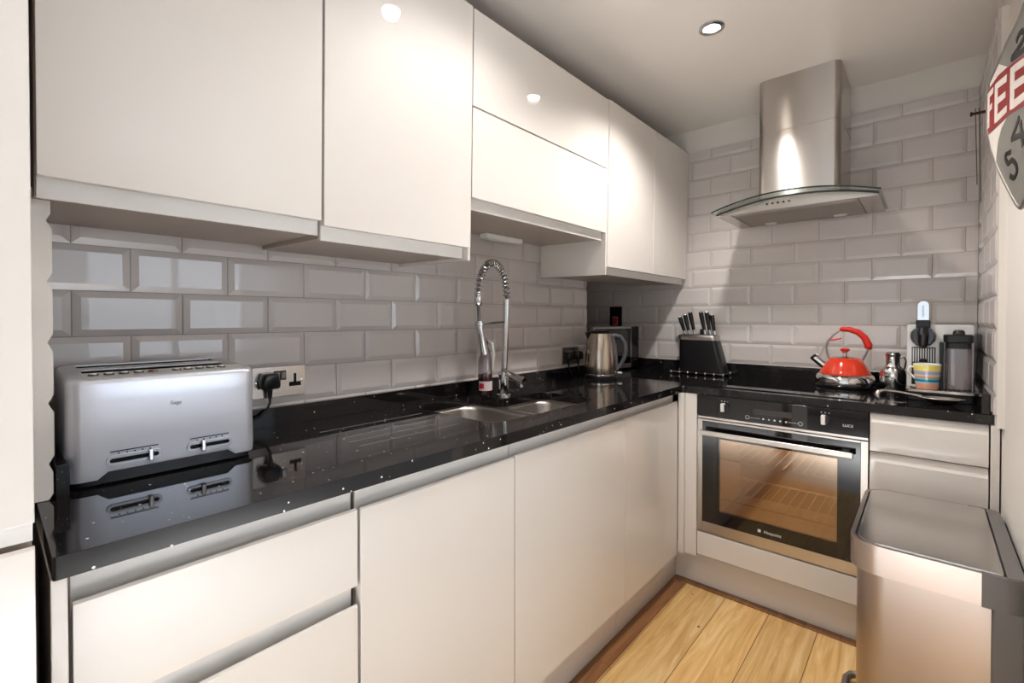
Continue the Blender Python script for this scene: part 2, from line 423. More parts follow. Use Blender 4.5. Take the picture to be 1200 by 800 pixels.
door = obj('door', frame_bm(OX0, OX1, .264, .753, .641, 1.193, .31, .7445, OY, 2.088), M_steel, ov, bev=.001)
obj('door_glass', frame_bm(.641, 1.193, .31, .7445, .711, 1.125, .366, .676, OY-.003, 2.08), M_bgloss, door)
obj('window', B(.711, 1.125, OY+.0005, OY+.006, .366, .676), M_oveng, door)
hb = NB(); box(hb, .643, 1.176, OY-.05, OY-.036, .693, .715); 
for x in (.67, 1.15): box(hb, x-.012, x+.012, OY-.037, OY-.002, .697, .711)
obj('handle', hb, M_steel, door, bev=.004, seg=3)
def rack(z):
    bm = NB()
    for y in (2.13, 2.47): tube(bm, [(.68, y, z), (1.155, y, z)], .0045, 6)
    for i in range(14): tube(bm, [(.69+i*.035, 2.13, z), (.69+i*.035, 2.47, z)], .0018, 5)
    return bm
for z in (.4, .575): obj('rack', rack(z), mat('rack_metal', (236, 226, 208), .4, .2), ov)
for x in (.733, 1.087):
    k = obj('knob', lathe(NB(), (x, OY-.0045, .815), [(.017, 0), (.017, -.003), (.0145, -.004), (.014, -.016), (.012, -.0185)], 24, 'y'), M_black, cp)
    obj('grip', B(x-.011, x+.003, OY-.027, OY-.0045, .798, .832), mat('knob_silver', (214, 210, 206), .3, .3), k, bev=.002)
obj('display', B(.843, .982, OY-.0052, OY-.004, .802, .824), mat('display', (62, 58, 58), .15), cp)
for x, ln in ((.821, (.83, .868)), (1.008, (.968, 1.0))):
    bm = NB()
    tube(bm, [(x+.007*math.cos(a*PI/8), OY-.0045, .786+.007*math.sin(a*PI/8)) for a in range(16)], .0007, 4, closed=True)
    obj('timer_mark', bm, M_wprint, cp)
    obj('guide_line', B(ln[0], ln[1], OY-.0047, OY-.004, .7855, .7862), M_wprint, cp)
for x in (.88, .9, .92, .94, .96): obj('symbol', B(x-.003, x+.003, OY-.0048, OY-.004, .783, .789), M_wprint, cp)
for x in (.733, 1.087):
    for i in (-1, 0, 1): obj('tick_mark', B(x+i*.012-.0015, x+i*.012+.0015, OY-.0047, OY-.004, .838, .841), M_wprint, cp)
lettering('range_lettering', 'LUCE', .013, face_my(1.156, OY-.0048, .801), M_wprint, cp)
lettering('brand_lettering', 'Hotpoint', .0165, face_my(.915, OY-.0034, .334), M_wprint, door)
obj('brand_mark', B(.862, .873, OY-.0042, OY-.0028, .329, .340), M_wprint, door)

# drawers right of the oven
t = thing('small_drawer_cabinet', 'narrow cream drawer cabinet between the oven and the right wall', 'cabinet', (1.37, 2.33, 0))
carcass(1.217, 1.514, 2.085, 2.6, .158, .855, 'carcass', t, open_y=True)
def jfront_y(x0, x1, z0, z1, cut=.03):
    poly = [(OY+.02, z0), (OY, z0), (OY, z1-cut), (OY+.003, z1-cut+.004), (OY+.014, z1), (OY+.02, z1)]
    return prism(NB(), poly, x0, x1, lambda a, b, h: (h, a, b))
for z0, z1 in ((.724, .855), (.445, .719), (.165, .44)):
    obj('drawer', jfront_y(1.2185, 1.5125, z0, z1), M_lac, t, bev=.001)
t = thing('filler_post', 'slim cream filler strip between the narrow drawers and right wall', 'panel', (1.525, 2.07, 0))
obj('post', B(1.516, 1.536, OY, OY+.02, .16, .857), M_lac, t, bev=.001)

# ------------------------------------------------------------------ worktop
ZT, ZB = .889, .859
sink_hole = fillet([(.452, .955), (.452, 1.508), (.192, 1.508), (.192, 1.262), (.062, 1.25), (.062, .955)], [.06, .06, .05, .03, .05, .06], 8)
outer = fillet([(.552, .0525), (.552, 2.0615), (1.534, 2.0615), (1.534, 2.0), (1.514, 2.0), (1.514, 2.634), (-.418, 2.634), (-.418, 2.1475), (.001, 2.1475), (.001, .0745), (.292, .0745), (.292, .0525)], [.004, .012, .003, 0, 0, 0, 0, 0, 0, 0, 0, .002], 3)
outer = [(x, y) if not (x > 1.513 and y < 2.01) else (x, y) for x, y in outer]
# the right end stops just in front of the tiled return
outer = fillet([(.552, .0525), (.552, 2.0615), (1.535, 2.0615), (1.535, 2.0625), (1.5145, 2.0625), (1.5145, 2.626), (-.418, 2.626), (-.418, 2.1475), (.001, 2.1475), (.001, .0745), (.292, .0745), (.292, .0525)], [.004, .012, 0, 0, 0, 0, 0, 0, 0, 0, 0, .002], 3)
w = obj('worktop', plate(outer, [sink_hole], ZB, ZT), M_gran, ang=30, bev=.0012)
tag(w, 'L-shaped black sparkle granite worktop with drainer grooves', 'worktop')
bm = NB()
for i, x in enumerate((.175, .225, .275, .325, .375)):
    y0 = .58+.0*i; y1 = .925-.012*abs(i-1)
    prism(bm, fillet([(x-.0022, y0), (x+.0022, y0), (x+.0022, y1), (x-.0022, y1)], .002, 4), ZT-.0004, ZT+.0005)
g = obj('drainer_groove', bm, mat('polished_groove', (128, 122, 120), .05, coat=.6), w, label='row of pale polished drainer grooves')
def upstand(name, label, bm):
    o = obj(name, bm, M_gran, bev=.001); tag(o, label, 'upstand'); return o
upstand('upstand', 'black granite upstand along the sink wall behind the tap', B(.0005, .02, .092, 2.146, ZT, .942))
upstand('upstand', 'black granite upstand along the hood wall behind the knife block', B(-.03, 1.494, 2.606, 2.626, ZT, .952))
upstand('upstand', 'short black granite upstand beside the coffee machine', B(1.495, 1.5145, 2.066, 2.605, ZT, .952))
upstand('upstand', 'short black granite upstand on the wall end left of the toaster', B(.001, .292, .0745, .0915, ZT, .945))

# hob
t = thing('induction_hob', 'flat black glass hob set into the worktop above the oven', 'hob', (.917, 2.33, ZT))
obj('glass_top', prism(NB(), rrect(.66, 1.2, 2.115, 2.595, .008), ZT+.0002, ZT+.004), M_bgloss, t, bev=.001)

# ------------------------------------------------------------------ sink
sk = thing('sink', 'stainless steel one-and-a-half bowl sink sunk under the worktop', 'sink', (.26, 1.23, .7))
def bowl(x0, x1, y0, y1, depth, r):
    bm = NB(); rs = []
    for ins, z in ((0, ZB-.001), (.004, ZB-.02), (.012, ZB-depth+.03), (.02, ZB-depth+.01), (.035, ZB-depth+.001), (.06, ZB-depth)):
        rs.append([(a, b, z) for a, b in rrect(x0+ins, x1-ins, y0+ins, y1-ins, r, 8)])
    R = [[bm.verts.new(p) for p in q] for q in rs]
    for a, b in zip(R, R[1:]):
        for i in range(len(a)): bm.faces.new((a[i], a[(i+1) % len(a)], b[(i+1) % len(a)], b[i]))
    bm.faces.new(R[-1]); return bm
for (a, b2, c, dd, dep, r) in ((.056, .458, .949, 1.246, .17, .07), (.186, .458, 1.262, 1.514, .12, .06)):
    bo = obj('bowl', bowl(a, b2, c, dd, dep, r), M_steel2, sk, ang=60)
    md = bo.modifiers.new('thick', 'SOLIDIFY'); md.thickness = .002; md.offset = 1
    obj('drain', lathe(NB(), ((a+b2)/2, (c+dd)/2, ZB-dep+.0005), [(.04, 0), (.04, .002), (.03, .002), (.026, -.0), (.006, -.0)], 24), M_chrome, bo)
obj('divider', plate(rrect(.05, .464, .943, 1.52, .02), [rrect(.057, .457, .950, 1.245, .07, 8), rrect(.187, .457, 1.263, 1.513, .06, 8)], ZB-.006, ZB-.001), M_steel2, sk)

# ------------------------------------------------------------------ tap
tp = thing('kitchen_tap', 'tall chrome spring-neck pull-down tap behind the sink', 'tap', (.135, 1.336, ZT))
bx, by = .135, 1.336
obj('base', lathe(NB(), (bx, by, ZT), [(.028, 0), (.028, .005), (.021, .008), (.021, .085), (.016, .092)], 28), M_chrome, tp)
lv = NB()
tube(lv, [(bx-.004, by, ZT+.092), (bx+.03, by+.008, ZT+.078), (bx+.075, by+.016, ZT+.06)], [.014, .0165, .0175], 20)
tube(lv, [(bx+.073, by+.0155, ZT+.061), (bx+.086, by+.018, ZT+.0555)], [.021, .021], 24)
h = obj('mixer_body', lv, M_chrome, tp)
rx, ry = .150, 1.337
obj('riser', tube(NB(), [(bx, by, ZT+.08), (bx+.004, by, 1.0), (rx-.003, ry, 1.17), (rx, ry, 1.262)], [.0125, .0125, .0125, .0135], 20), M_chrome, tp)
hx, hy = .138, 1.196
arc = []
for i in range(25):
    a = PI*i/24; k = (1-math.cos(a))/2
    arc.append((rx+(hx-rx)*k, ry+(hy-ry)*k, 1.268+.128*math.sin(a)+(.01 if 0 else 0)))
hose = arc+[(hx, hy, 1.24), (hx, hy+.004, 1.2), (hx, hy+.007, 1.165)]
obj('hose', tube(NB(), [(rx, ry, 1.25)]+hose, .0065, 10), M_greypl, tp)
# spring coil following the arch
pts = []; N = 25*22; turns = 23
for i in range(N+1):
    f = i/N*24; k = min(int(f), 23); p = Vector(arc[k]).lerp(Vector(arc[k+1]), f-k); tg = (Vector(arc[k+1])-Vector(arc[k])).normalized()
    side = Vector((1, (hx-rx)/(ry-hy) if 0 else .085, 0)).normalized(); nn = tg.cross(side).normalized()
    ph = 2*PI*turns*i/N
    pts.append(p+(side*math.cos(ph)+nn*math.sin(ph))*.0125)
obj('spring', tube(NB(), pts, .0032, 6), M_chrome, tp)
obj('collar', lathe(NB(), (hx, hy, 1.244), [(.012, -.01), (.0145, -.006), (.0145, .028), (.013, .034)], 20), M_chrome, tp)
sp = tube(NB(), [(hx, hy+.006, 1.178), (hx, hy+.008, 1.15), (hx+.001, hy+.012, 1.13), (hx+.002, hy+.02, 1.085), (hx+.003, hy+.026, 1.056)], [.013, .0145, .014, .0165, .0185], 22)
obj('spray_head', sp, M_chrome, tp)
obj('support_bar', tube(NB(), [(rx-.003, ry-.004, 1.175), (hx+.001, hy+.018, 1.168)], .005, 10), M_chrome, tp)
obj('clip', lathe(NB(), (hx, hy+.007, 1.16), [(.0145, 0), (.0175, .001), (.0175, .013), (.0145, .014)], 20, cap=False), M_chrome, tp)

# washing-up liquid bottle
sb = thing('soap_bottle', 'clear washing-up liquid bottle with dark red liquid behind the tap', 'bottle', (.085, 1.285, ZT))
c = (.085, 1.285, ZT)
obj('body', lathe(NB(), c, [(.026, .001), (.028, .006), (.028, .09), (.027, .125), (.02, .17), (.012, .19), (.011, .2)], 28), M_smoke, sb)
obj('liquid', lathe(NB(), c, [(.024, .004), (.0262, .008), (.0262, .082), (.0255, .084)], 28), mat('dark_red_liquid', (74, 18, 28), .15), sb)
lab = NB()
rs = []
for h in (.022, .058):
    rs.append([(c[0]+.0286*math.cos(a), c[1]+.0286*math.sin(a), c[2]+h) for a in [(-100+150*i/20)*PI/180 for i in range(21)]])
vv = [[lab.verts.new(p) for p in r] for r in rs]
for i in range(20): lab.faces.new((vv[0][i], vv[0][i+1], vv[1][i+1], vv[1][i]))
lb = obj('label', lab, mat('pink_label', (214, 196, 198), .5), sb)
lab = NB(); rs = []
for h in (.03, .05): rs.append([(c[0]+.0289*math.cos(a), c[1]+.0289*math.sin(a), c[2]+h) for a in [(-95+42*i/8)*PI/180 for i in range(9)]])
vv = [[lab.verts.new(p) for p in r] for r in rs]
for i in range(8): lab.faces.new((vv[0][i], vv[0][i+1], vv[1][i+1], vv[1][i]))
obj('label_patch', lab, mat('crimson_print', (200, 40, 62), .5), lb)
obj('cap', lathe(NB(), c, [(.013, .198), (.013, .212), (.006, .215), (.0055, .222), (.002, .223)], 20), M_greypl, sb)
obj('spout', tube(NB(), [(c[0]+.004, c[1]+.012, ZT+.213), (c[0]+.02, c[1]+.02, ZT+.2), (c[0]+.026, c[1]+.022, ZT+.16), (c[0]+.02, c[1]+.021, ZT+.1)], [.004, .0055, .006, .003], 10), M_white, sb)

# ------------------------------------------------------------------ toaster
ts = thing('toaster', 'wide silver long-slot toaster with two front sliders at the left', 'toaster', (.16, .238, ZT))
x0, x1, y0, y1 = .05, .27, .088, .39
def tring(z, ins, r=.034, wave=False):
    out = []
    for a, b in rrect(x0+ins, x1-ins, y0+ins, y1-ins, r, 8):
        zz = z
        if wave and y0+.045 < b < y1-.045: zz = z+.013
        bulge = .004*math.sin(PI*(b-y0)/(y1-y0)) if a > .2 else 0
        out.append((a+bulge, b, zz))
    return out
base_poly = [p for p in fillet([(x0, y0), (x1, y0), (x1, y0+.04), (x1, y0+.055), (x1, y1-.055), (x1, y1-.04), (x1, y1), (x0, y1)], [.034, .034, 0, 0, 0, 0, .034, .034], 8)]
def tr2(z, ins, wave=0.):
    out = []
    cx, cy = (x0+x1)/2, (y0+y1)/2
    for a, b in base_poly:
        sx = (x1-x0-2*ins)/(x1-x0); sy = (y1-y0-2*ins)/(y1-y0)
        bul = .004*(1-((b-cy)/((y1-y0)/2))**2) if a > .2 else 0
        zz = z+(wave if y0+.05 < b < y1-.05 else 0)
        out.append((cx+(a-cx)*sx+bul, cy+(b-cy)*sy, zz))
    return out
bm = NB()
R = [[bm.verts.new(p) for p in q] for q in (tr2(.902, .001, .012), tr2(.915, 0, .004), tr2(1.04, .001), tr2(1.071, .0012), tr2(1.077, .0028), tr2(1.0802, .0055), tr2(1.081, .009))]
for a, b2 in zip(R, R[1:]):
    for i in range(len(a)): bm.faces.new((a[i], a[(i+1) % len(a)], b2[(i+1) % len(a)], b2[i]))
bd = obj('body', bm, M_silver, ts, ang=50)
top_outer = [(a, b) for a, b, z in tr2(0, .0085)]
slots = [rrect(.075, .112, .118, .356, .004), rrect(.148, .192, .118, .356, .004)]
obj('top_plate', plate(top_outer, slots, 1.0785, 1.0812), mat('top_silver', (205, 203, 200), .3, .6), ts)
for sx in ((.075, .112), (.148, .192)):
    bm = NB(); a, b2 = sx
    for q in ((a-.001, a, .117, .357), (b2, b2+.001, .117, .357)): box(bm, q[0], q[1], q[2], q[3], .95, 1.0795)
    box(bm, a, b2, .117, .118, .95, 1.0795); box(bm, a, b2, .356, .357, .95, 1.0795); box(bm, a, b2, .117, .357, .94, .95)
    sl = obj('slot', bm, M_dark, ts)
    bm = NB()
    for q in (a+.005, b2-.006):
        for y in (.14, .2, .26, .32): box(bm, q, q+.0015, y, y+.05, 1.0, 1.074)
    obj('guide', bm, M_steel2, sl)
for y in (.13, .152, .174, .196, .218, .257, .277, .297, .317, .337):
    bt = obj('button', lathe(NB(), (.225, y, 1.081), [(.0082, 0), (.0082, .0015), (.0072, .0028), (.001, .003)], 20), mat('button_ring', (92, 88, 82), .4, .5), ts)
    obj('button_face', lathe(NB(), (.225, y, 1.0838), [(.0055, 0), (.0052, .0012), (.001, .0014)], 16), mat('button_white', (225, 222, 216), .3) if abs(y-.218) > .001 else mat('button_red', (150, 80, 70), .4), bt)
def stadium(y0, y1, z0, z1, n=8):
    return fillet([(y0, z0), (y1, z0), (y1, z1), (y0, z1)], (z1-z0)/2-.0001, n)
fx = x1+.0035
for (ya, yb, ky) in ((.14, .222, .204), (.262, .342, .289)):
    bz = NB(); P = stadium(ya, yb, .924, .941); Q = stadium(ya+.005, yb-.005, .9285, .9365)
    R = [[bz.verts.new((h, p, q)) for p, q in poly] for poly, h in ((P, fx-.003), (P, fx+.002), (Q, fx+.002), (Q, fx-.002))]
    for a, b2 in zip(R, R[1:]):
        for i in range(len(a)): bz.faces.new((a[i], a[(i+1) % len(a)], b2[(i+1) % len(a)], b2[i]))
    s = obj('slider_bezel', bz, mat('bezel_silver', (176, 176, 180), .3, .8), ts)
    obj('slider_track', prism(NB(), Q, fx-.0018, fx-.0008, lambda a, b, h: (h, a, b)), M_dark, s)
    obj('slider_knob', B(ky-.004, ky+.004, 0, 1, 0, 1) if 0 else B(fx-.001, fx+.009, ky-.004, ky+.004, .922, .944), M_chrome, s, bev=.002)
    bm = NB(); box(bm, fx-.0005, fx+.0007, ya+.006, yb-.006, .9478, .9496)
    for i in range(5): yy = ya+.018+(yb-ya-.036)*i/4; box(bm, fx-.0005, fx+.0007, yy-.0012, yy+.0012, .9435, .9456)
    obj('slider_markings', bm, M_black, s)
lettering('brand_lettering', 'Sage', .0105, face_x(fx+.0007, .245, 1.025), mat('grey_print', (146, 146, 152), .4), ts, depth=.0003)
obj('base', (lambda bm: prism(bm, [(a, b) for a, b, z in tr2(0, .006)], .893, .93))(NB()), M_black, ts)
for a, b2 in ((x0+.035, y0+.035), (x1-.032, y0+.03), (x1-.032, y1-.03), (x0+.035, y1-.035)):
    obj('foot', lathe(NB(), (a, b2, ZT), [(.024, .0005), (.026, .004), (.026, .0145)], 20), M_black, ts)

# the toaster's top rises a little towards its back
for o in [o for o in C.objects if o.type == 'MESH' and root_of(o) == ts]:
    for v in o.data.vertices:
        zw = v.co.z+ZT
        if zw > 1.0: v.co.z += min(1, (zw-1.0)/.075)*(.27-(v.co.x+.16))*.055

# ------------------------------------------------------------------ sockets and plugs
def double_socket(label, y0, y1, z0, z1, full=True):
    s = thing('double_socket', label, 'socket', (0, (y0+y1)/2, (z0+z1)/2), )
    obj('plate', prism(NB(), rrect(y0, y1, z0, z1, .004), .0002, .007, lambda a, b, h: (h, a, b)), mat('nickel_plate', (196, 186, 178), .22, .9), s, bev=.0015)
    cy = (y0+y1)/2; cz = (z0+z1)/2
    for k in (-1, 1):
        r = obj('rocker_surround', B(.007, .0082, cy+k*.0085-.0082, cy+k*.0085+.0082, cz+.004, cz+.03), M_black, s)
        obj('rocker', prism(NB(), [(.008, cz+.008), (.0105, cz+.008), (.0135, cz+.026), (.008, cz+.026)], cy+k*.0085-.005, cy+k*.0085+.005, lambda a, b, h: (a, h, b)), mat('rocker_metal', (180, 176, 170), .3, .8), r)
    for k in (-1, 1):
        yy = cy+k*.042
        bm = NB(); box(bm, .0068, .0077, yy-.0035, yy+.0035, cz-.004, cz+.02); box(bm, .0068, .0077, yy-.0165, yy+.0165, cz-.016, cz-.004)
        obj('pin_hole', bm, M_dark, s)
        obj('screw', lathe(NB(), (.007, cy+k*.0615, cz+.0), [(.003, 0), (.003, .0008), (.001, .0012)], 12, 'x'), M_chrome, s)
    return s
double_socket('brushed metal double socket right of the toaster', .475, .6205, .968, 1.054)
double_socket('metal double socket with two black plugs beside the steel kettle', 1.909, 2.055, .957, 1.043)
def plug(label, y, z, cable_pts, group=None):
    p = thing('power_plug', label, 'plug', (.008, y, z), group)
    poly = fillet([(y-.024, z-.02), (y+.024, z-.02), (y+.0245, z+.004), (y+.018, z+.024), (y-.018, z+.024), (y-.0245, z+.004)], .008, 5)
    bm = NB(); rs = []
    cy, cz = y, z
    for h, s in ((.008, .93), (.012, 1.), (.03, 1.), (.038, .93), (.042, .8)):
        rs.append([(h, cy+(a-cy)*s, cz+(b-cz)*s) for a, b in poly])
    obj('body', rings(bm, rs), M_black, p, ang=50)
    obj('strain_relief', tube(NB(), [(.024, y, z-.018), (.024, y, z-.034), (.024, y, z-.046)], [.0075, .006, .0045], 12), M_black, p)
    obj('cable', tube(NB(), cable_pts, .0035, 8), M_black, p)
    return p
plug('black plug in the metal socket right of the toaster', .5145, 1.014, [(.024, .5145, .97), (.025, .514, .958), (.027, .505, .94), (.03, .485, .925), (.033, .455, .915), (.035, .42, .905), (.034, .37, .9)])
plug('left black plug in the socket beside the steel kettle', 1.94, .997, [(.024, 1.94, .953), (.025, 1.941, .935), (.028, 1.95, .915), (.03, 1.965, .8945)])
plug('right black plug in the socket beside the steel kettle', 2.024, .997, [(.024, 2.024, .953), (.026, 2.026, .93), (.03, 2.03, .91), (.034, 2.034, .8945)])

ck = thing('cooker_switch', 'black cooker switch plate with a red rocker above the microwave', 'switch', (-.085, 2.62, 1.19))
obj('plate', prism(NB(), rrect(-.129, -.046, 1.115, 1.26, .004), 2.6195, 2.611, lambda a, b, h: (a, h, b)), mat('black_nickel', (40, 34, 34), .2, .6), ck, bev=.001)
obj('edge', frame_bm(-.131, -.044, 1.113, 1.262, -.129, -.046, 1.115, 1.26, 2.6135, 2.6195), mat('nickel_edge', (190, 180, 172), .3, .9), ck)
rk = obj('rocker', prism(NB(), [(2.611, 1.15), (2.602, 1.152), (2.606, 1.193), (2.611, 1.195)], -.103, -.077, lambda a, b, h: (h, a, b)), mat('red_rocker', (176, 22, 30), .3), ck)
obj('rocker_surround', frame_bm(-.107, -.073, 1.146, 1.199, -.1035, -.0765, 1.1495, 1.1955, 2.608, 2.6112), mat('rose_surround', (214, 150, 150), .4), ck)

# ------------------------------------------------------------------ microwave in the corner alcove
mw = thing('microwave', 'silver microwave with black glass door in the corner behind the steel kettle', 'microwave', (0, 0, 0))
W2, D2, H0, H1 = .43, .25, .9, 1.142
bm = NB(); box(bm, -D2, -.012, 0, W2, H0, H1); obj('case', bm, mat('microwave_silver', (182, 178, 174), .3, .7), mw, bev=.003)
dr = obj('door', B(-.012, .0, .002, W2-.075, H0+.002, H1-.002), mat('microwave_silver'), mw, bev=.001)
obj('door_glass', B(0, .0015, .012, W2-.085, H0+.028, H1-.012), M_bgloss, dr)
pn = obj('control_panel', B(-.012, .0, W2-.073, W2, H0+.002, H1-.002), M_bgloss, mw, bev=.001)
obj('panel_trim', B(.0, .002, W2-.083, W2-.076, H0+.003, H1-.003), M_steel, mw)
bm = NB()
for i in range(4):
    for j in range(3): box(bm, 0, .0008, W2-.062+j*.019, W2-.05+j*.019, H0+.04+i*.024, H0+.055+i*.024)
obj('keypad', bm, mat('keypad', (48, 46, 46), .4), pn)
obj('door_handle', B(.0, .0, 0, 0, 0, 0) if 0 else B(-.002, .004, W2-.1, W2-.088, H0+.05, H1-.04), M_bgloss, dr, bev=.001)
for a in (-.22, -.05):
    for b2 in (.04, W2-.04): obj('foot', lathe(NB(), (a, b2, 0), [(.012, ZT+.0003), (.012, H0+.001)], 14), M_black, mw)
mw.location = (.026, 2.164, 0); mw.rotation_euler = (0, 0, -math.radians(6.8))

# jug kettle
kt = thing('jug_kettle', 'brushed steel electric jug kettle in front of the microwave', 'kettle', (.141, 2.046, ZT))
kx, ky = .141, 2.046
ux = Vector((.748, .664, 0))
obj('power_base', lathe(NB(), (kx, ky, ZT), [(.08, .0003), (.081, .004), (.081, .012), (.074, .017)], 40), M_black, kt)
prof = [(.077, .018), (.079, .022), (.078, .06), (.074, .12), (.067, .17), (.058, .212), (.054, .226)]
obj('body', lathe(NB(), (kx, ky, ZT), prof, 48), mat('kettle_steel', (190, 178, 164), .2, 1.), kt, ang=50)
obj('base_ring', lathe(NB(), (kx, ky, ZT), [(.0785, .016), (.0815, .018), (.0815, .023), (.079, .025)], 40, cap=False), M_chrome, kt)
obj('lid', lathe(NB(), (kx, ky, ZT), [(.055, .224), (.055, .23), (.05, .236), (.03, .24), (.001, .241)], 36), M_black, kt)
bm = NB(); s = -ux
rs = []
for dd, wd, hh, top in ((.047, .022, .05, .226), (.06, .017, .035, .229), (.076, .008, .012, .231)):
    cc = Vector((kx, ky, ZT))+s*dd; pr = Vector((-s.y, s.x, 0))
    rs.append([tuple(cc+pr*wd*q+Vector((0, 0, top-hh*(1-abs(q)) if w_ else top))) for q, w_ in ((-1, 0), (-.5, 1), (0, 1), (.5, 1), (1, 0))])
obj('spout', rings(bm, rs), mat('kettle_steel'), kt)
hp = [Vector((kx, ky, ZT))+ux*a+Vector((0, 0, z)) for a, z in ((.045, .205), (.07, .215), (.1, .207), (.12, .18), (.127, .14), (.12, .1), (.104, .068), (.088, .05), (.076, .045))]
obj('handle', tube(NB(), hp, [.013, .012, .0115, .0115, .0115, .011, .0105, .01, .01], 14), mat('kettle_grey', (72, 72, 76), .35), kt, ang=60)
obj('handle_strip', tube(NB(), [Vector((kx, ky, ZT))+ux*a+Vector((0, 0, z)) for a, z in ((.058, .205), (.07, .16), (.077, .1), (.08, .04))], [.014, .013, .012, .01], 10), mat('kettle_grey'), kt)
obj('switch', B(0, 0, 0, 0, 0, 0) if 0 else lathe(NB(), Vector((kx, ky, ZT+.024))+ux*.098, [(.012, 0), (.012, .005), (.009, .007)], 16), M_white, kt)

# ------------------------------------------------------------------ wire trivet, knife block, knives
tv = thing('wire_trivet', 'flat black and chrome wire trivet lying under the knife block', 'trivet', (.45, 2.53, ZT))
bm = NB(); zt = ZT+.012
for y in (2.478, 2.595): tube(bm, [(.318, y, zt), (.60, y, zt)], .003, 8)
for i in range(7): tube(bm, [(.325+i*.045, 2.478, zt), (.325+i*.045, 2.595, zt)], .0025, 6)
obj('wires', bm, M_chrome, tv)
for x in (.325, .37, .415, .46, .505, .55, .595):
    for y in ((2.478, 2.595) if x in (.325, .595) else (2.478,)):
        obj('bead', lathe(NB(), (x, y, ZT), [(.003, .0003), (.006, .004), (.0065, .012), (.004, .018)], 12), M_chrome, tv)
kb = thing('knife_block', 'black knife block with a steel rim standing before the tiles', 'knife block', (.475, 2.545, ZT+.015))
zb = ZT+.0155
def kring(x0, x1, y0, y1, z, r=.02): return [(a, b, z) for a, b in rrect(x0, x1, y0, y1, r, 6)]
obj('body', rings(NB(), [kring(.362, .595, 2.49, 2.592, zb), kring(.36, .588, 2.491, 2.593, zb+.03), kring(.354, .548, 2.505, 2.597, 1.072)]), mat('matt_black', (17, 16, 17), .33), kb, ang=50)
obj('rim', rings(NB(), [kring(.352, .549, 2.503, 2.599, 1.072), kring(.351, .546, 2.503, 2.599, 1.098), kring(.353, .544, 2.505, 2.597, 1.1)]), M_steel, kb, ang=50)
obj('slot_plate', rings(NB(), [kring(.362, .536, 2.513, 2.591, 1.1), kring(.362, .536, 2.513, 2.591, 1.1025)]), M_black, kb)
kn0 = None
knives = [((.383, 2.53, 1.1), (.350, 1.199)), ((.405, 2.53, 1.1), (.378, 1.213)), ((.433, 2.53, 1.1), (.405, 1.227)), ((.488, 2.53, 1.1), (.463, 1.227)), ((.514, 2.53, 1.1), (.493, 1.226)), ((.537, 2.53, 1.1), (.52, 1.212))]
names = ['leftmost black-handled knife in the block, the smallest', 'second black-handled knife from the left in the block', 'third black-handled knife from left, tall, left of the gap', 'fourth black-handled knife from the left, just right of the gap', 'fifth black-handled knife from the left in the block', 'rightmost black-handled knife in the block']
for (p, q), nm in zip(knives, names):
    L = math.hypot(q[0]-p[0], q[1]-p[2]); a = math.atan2(q[0]-p[0], q[1]-p[2])
    if kn0 is None:
        k = thing('kitchen_knife', nm, 'knife', p, 'knives in the black block')
        def hr(z, sx, sy): return [(p[0]+sx*math.cos(i*PI/8), p[1]+sy*math.sin(i*PI/8), p[2]+z) for i in range(16)]
        obj('bolster', rings(NB(), [hr(.003, .0075, .006), hr(.018, .008, .0065), hr(.024, .007, .006)]), M_chrome, k, ang=50)
        obj('handle', rings(NB(), [hr(.022, .0085, .007), hr(.04, .0095, .0085), hr(.075, .0118, .0095), hr(.095, .0118, .01), hr(.1, .0115, .01)]), mat('black_handle', (20, 19, 20), .25), k, ang=50)
        obj('end_cap', rings(NB(), [hr(.0995, .0118, .0102), hr(.104, .0112, .0098), hr(.107, .007, .0062)]), M_steel, k, ang=50)
        kn0 = k; L0 = .107
    else:
        k = copy_tree(kn0); k['label'] = nm
    k.location = p; k.rotation_euler = (0, a, 0); k.scale = (1, 1, L/L0)
sh = thing('sharpening_steel', 'short black-handled tool in the gap between the knives', 'knife', (.462, 2.565, 1.1025), )
obj('handle', rings(NB(), [[(.462+.014*math.cos(i*PI/8), 2.565+.011*math.sin(i*PI/8), z) for i in range(16)] for z in (1.103, 1.125)]+[[(.462+.01*math.cos(i*PI/8), 2.565+.008*math.sin(i*PI/8), 1.131) for i in range(16)]]), mat('matt_black'), sh, ang=50)

# ------------------------------------------------------------------ red whistling kettle on the hob
wk = thing('whistling_kettle', 'red and steel whistling kettle standing on the hob', 'kettle', (1.1, 2.478, ZT+.0042))
wx, wy, wz = 1.1, 2.478, ZT+.0042
obj('base', lathe(NB(), (wx, wy, wz), [(.1, .0003), (.107, .0015), (.108, .0045), (.105, .006)], 48), M_black, wk)
obj('lower_body', lathe(NB(), (wx, wy, wz), [(.103, .005), (.1085, .0085), (.111, .022), (.109, .038), (.101, .05), (.092, .056)], 48), M_chrome, wk, ang=50)
obj('upper_body', lathe(NB(), (wx, wy, wz), [(.0935, .0555), (.093, .058), (.083, .078), (.068, .104), (.056, .121), (.05, .124)], 48), M_red, wk, ang=50)
ld = obj('lid', lathe(NB(), (wx, wy, wz), [(.05, .1235), (.047, .127), (.03, .131), (.009, .133), (.007, .136), (.0065, .147)], 32), M_chrome, wk, ang=50)
obj('knob', lathe(NB(), (wx, wy, wz), [(.007, .145), (.012, .15), (.0175, .157), (.018, .161), (.012, .165), (.001, .1665)], 24), M_redp, ld, ang=60)
obj('spout', tube(NB(), [(wx-.06, wy, wz+.075), (wx-.082, wy, wz+.092), (wx-.102, wy, wz+.11), (wx-.113, wy, wz+.12)], [.017, .0165, .0155, .0155], 18), M_chrome, wk, ang=50)
sp = obj('whistle', tube(NB(), [(wx-.112, wy, wz+.119), (wx-.118, wy, wz+.126), (wx-.12, wy, wz+.128)], [.0165, .0155, .011], 18), M_black, wk)
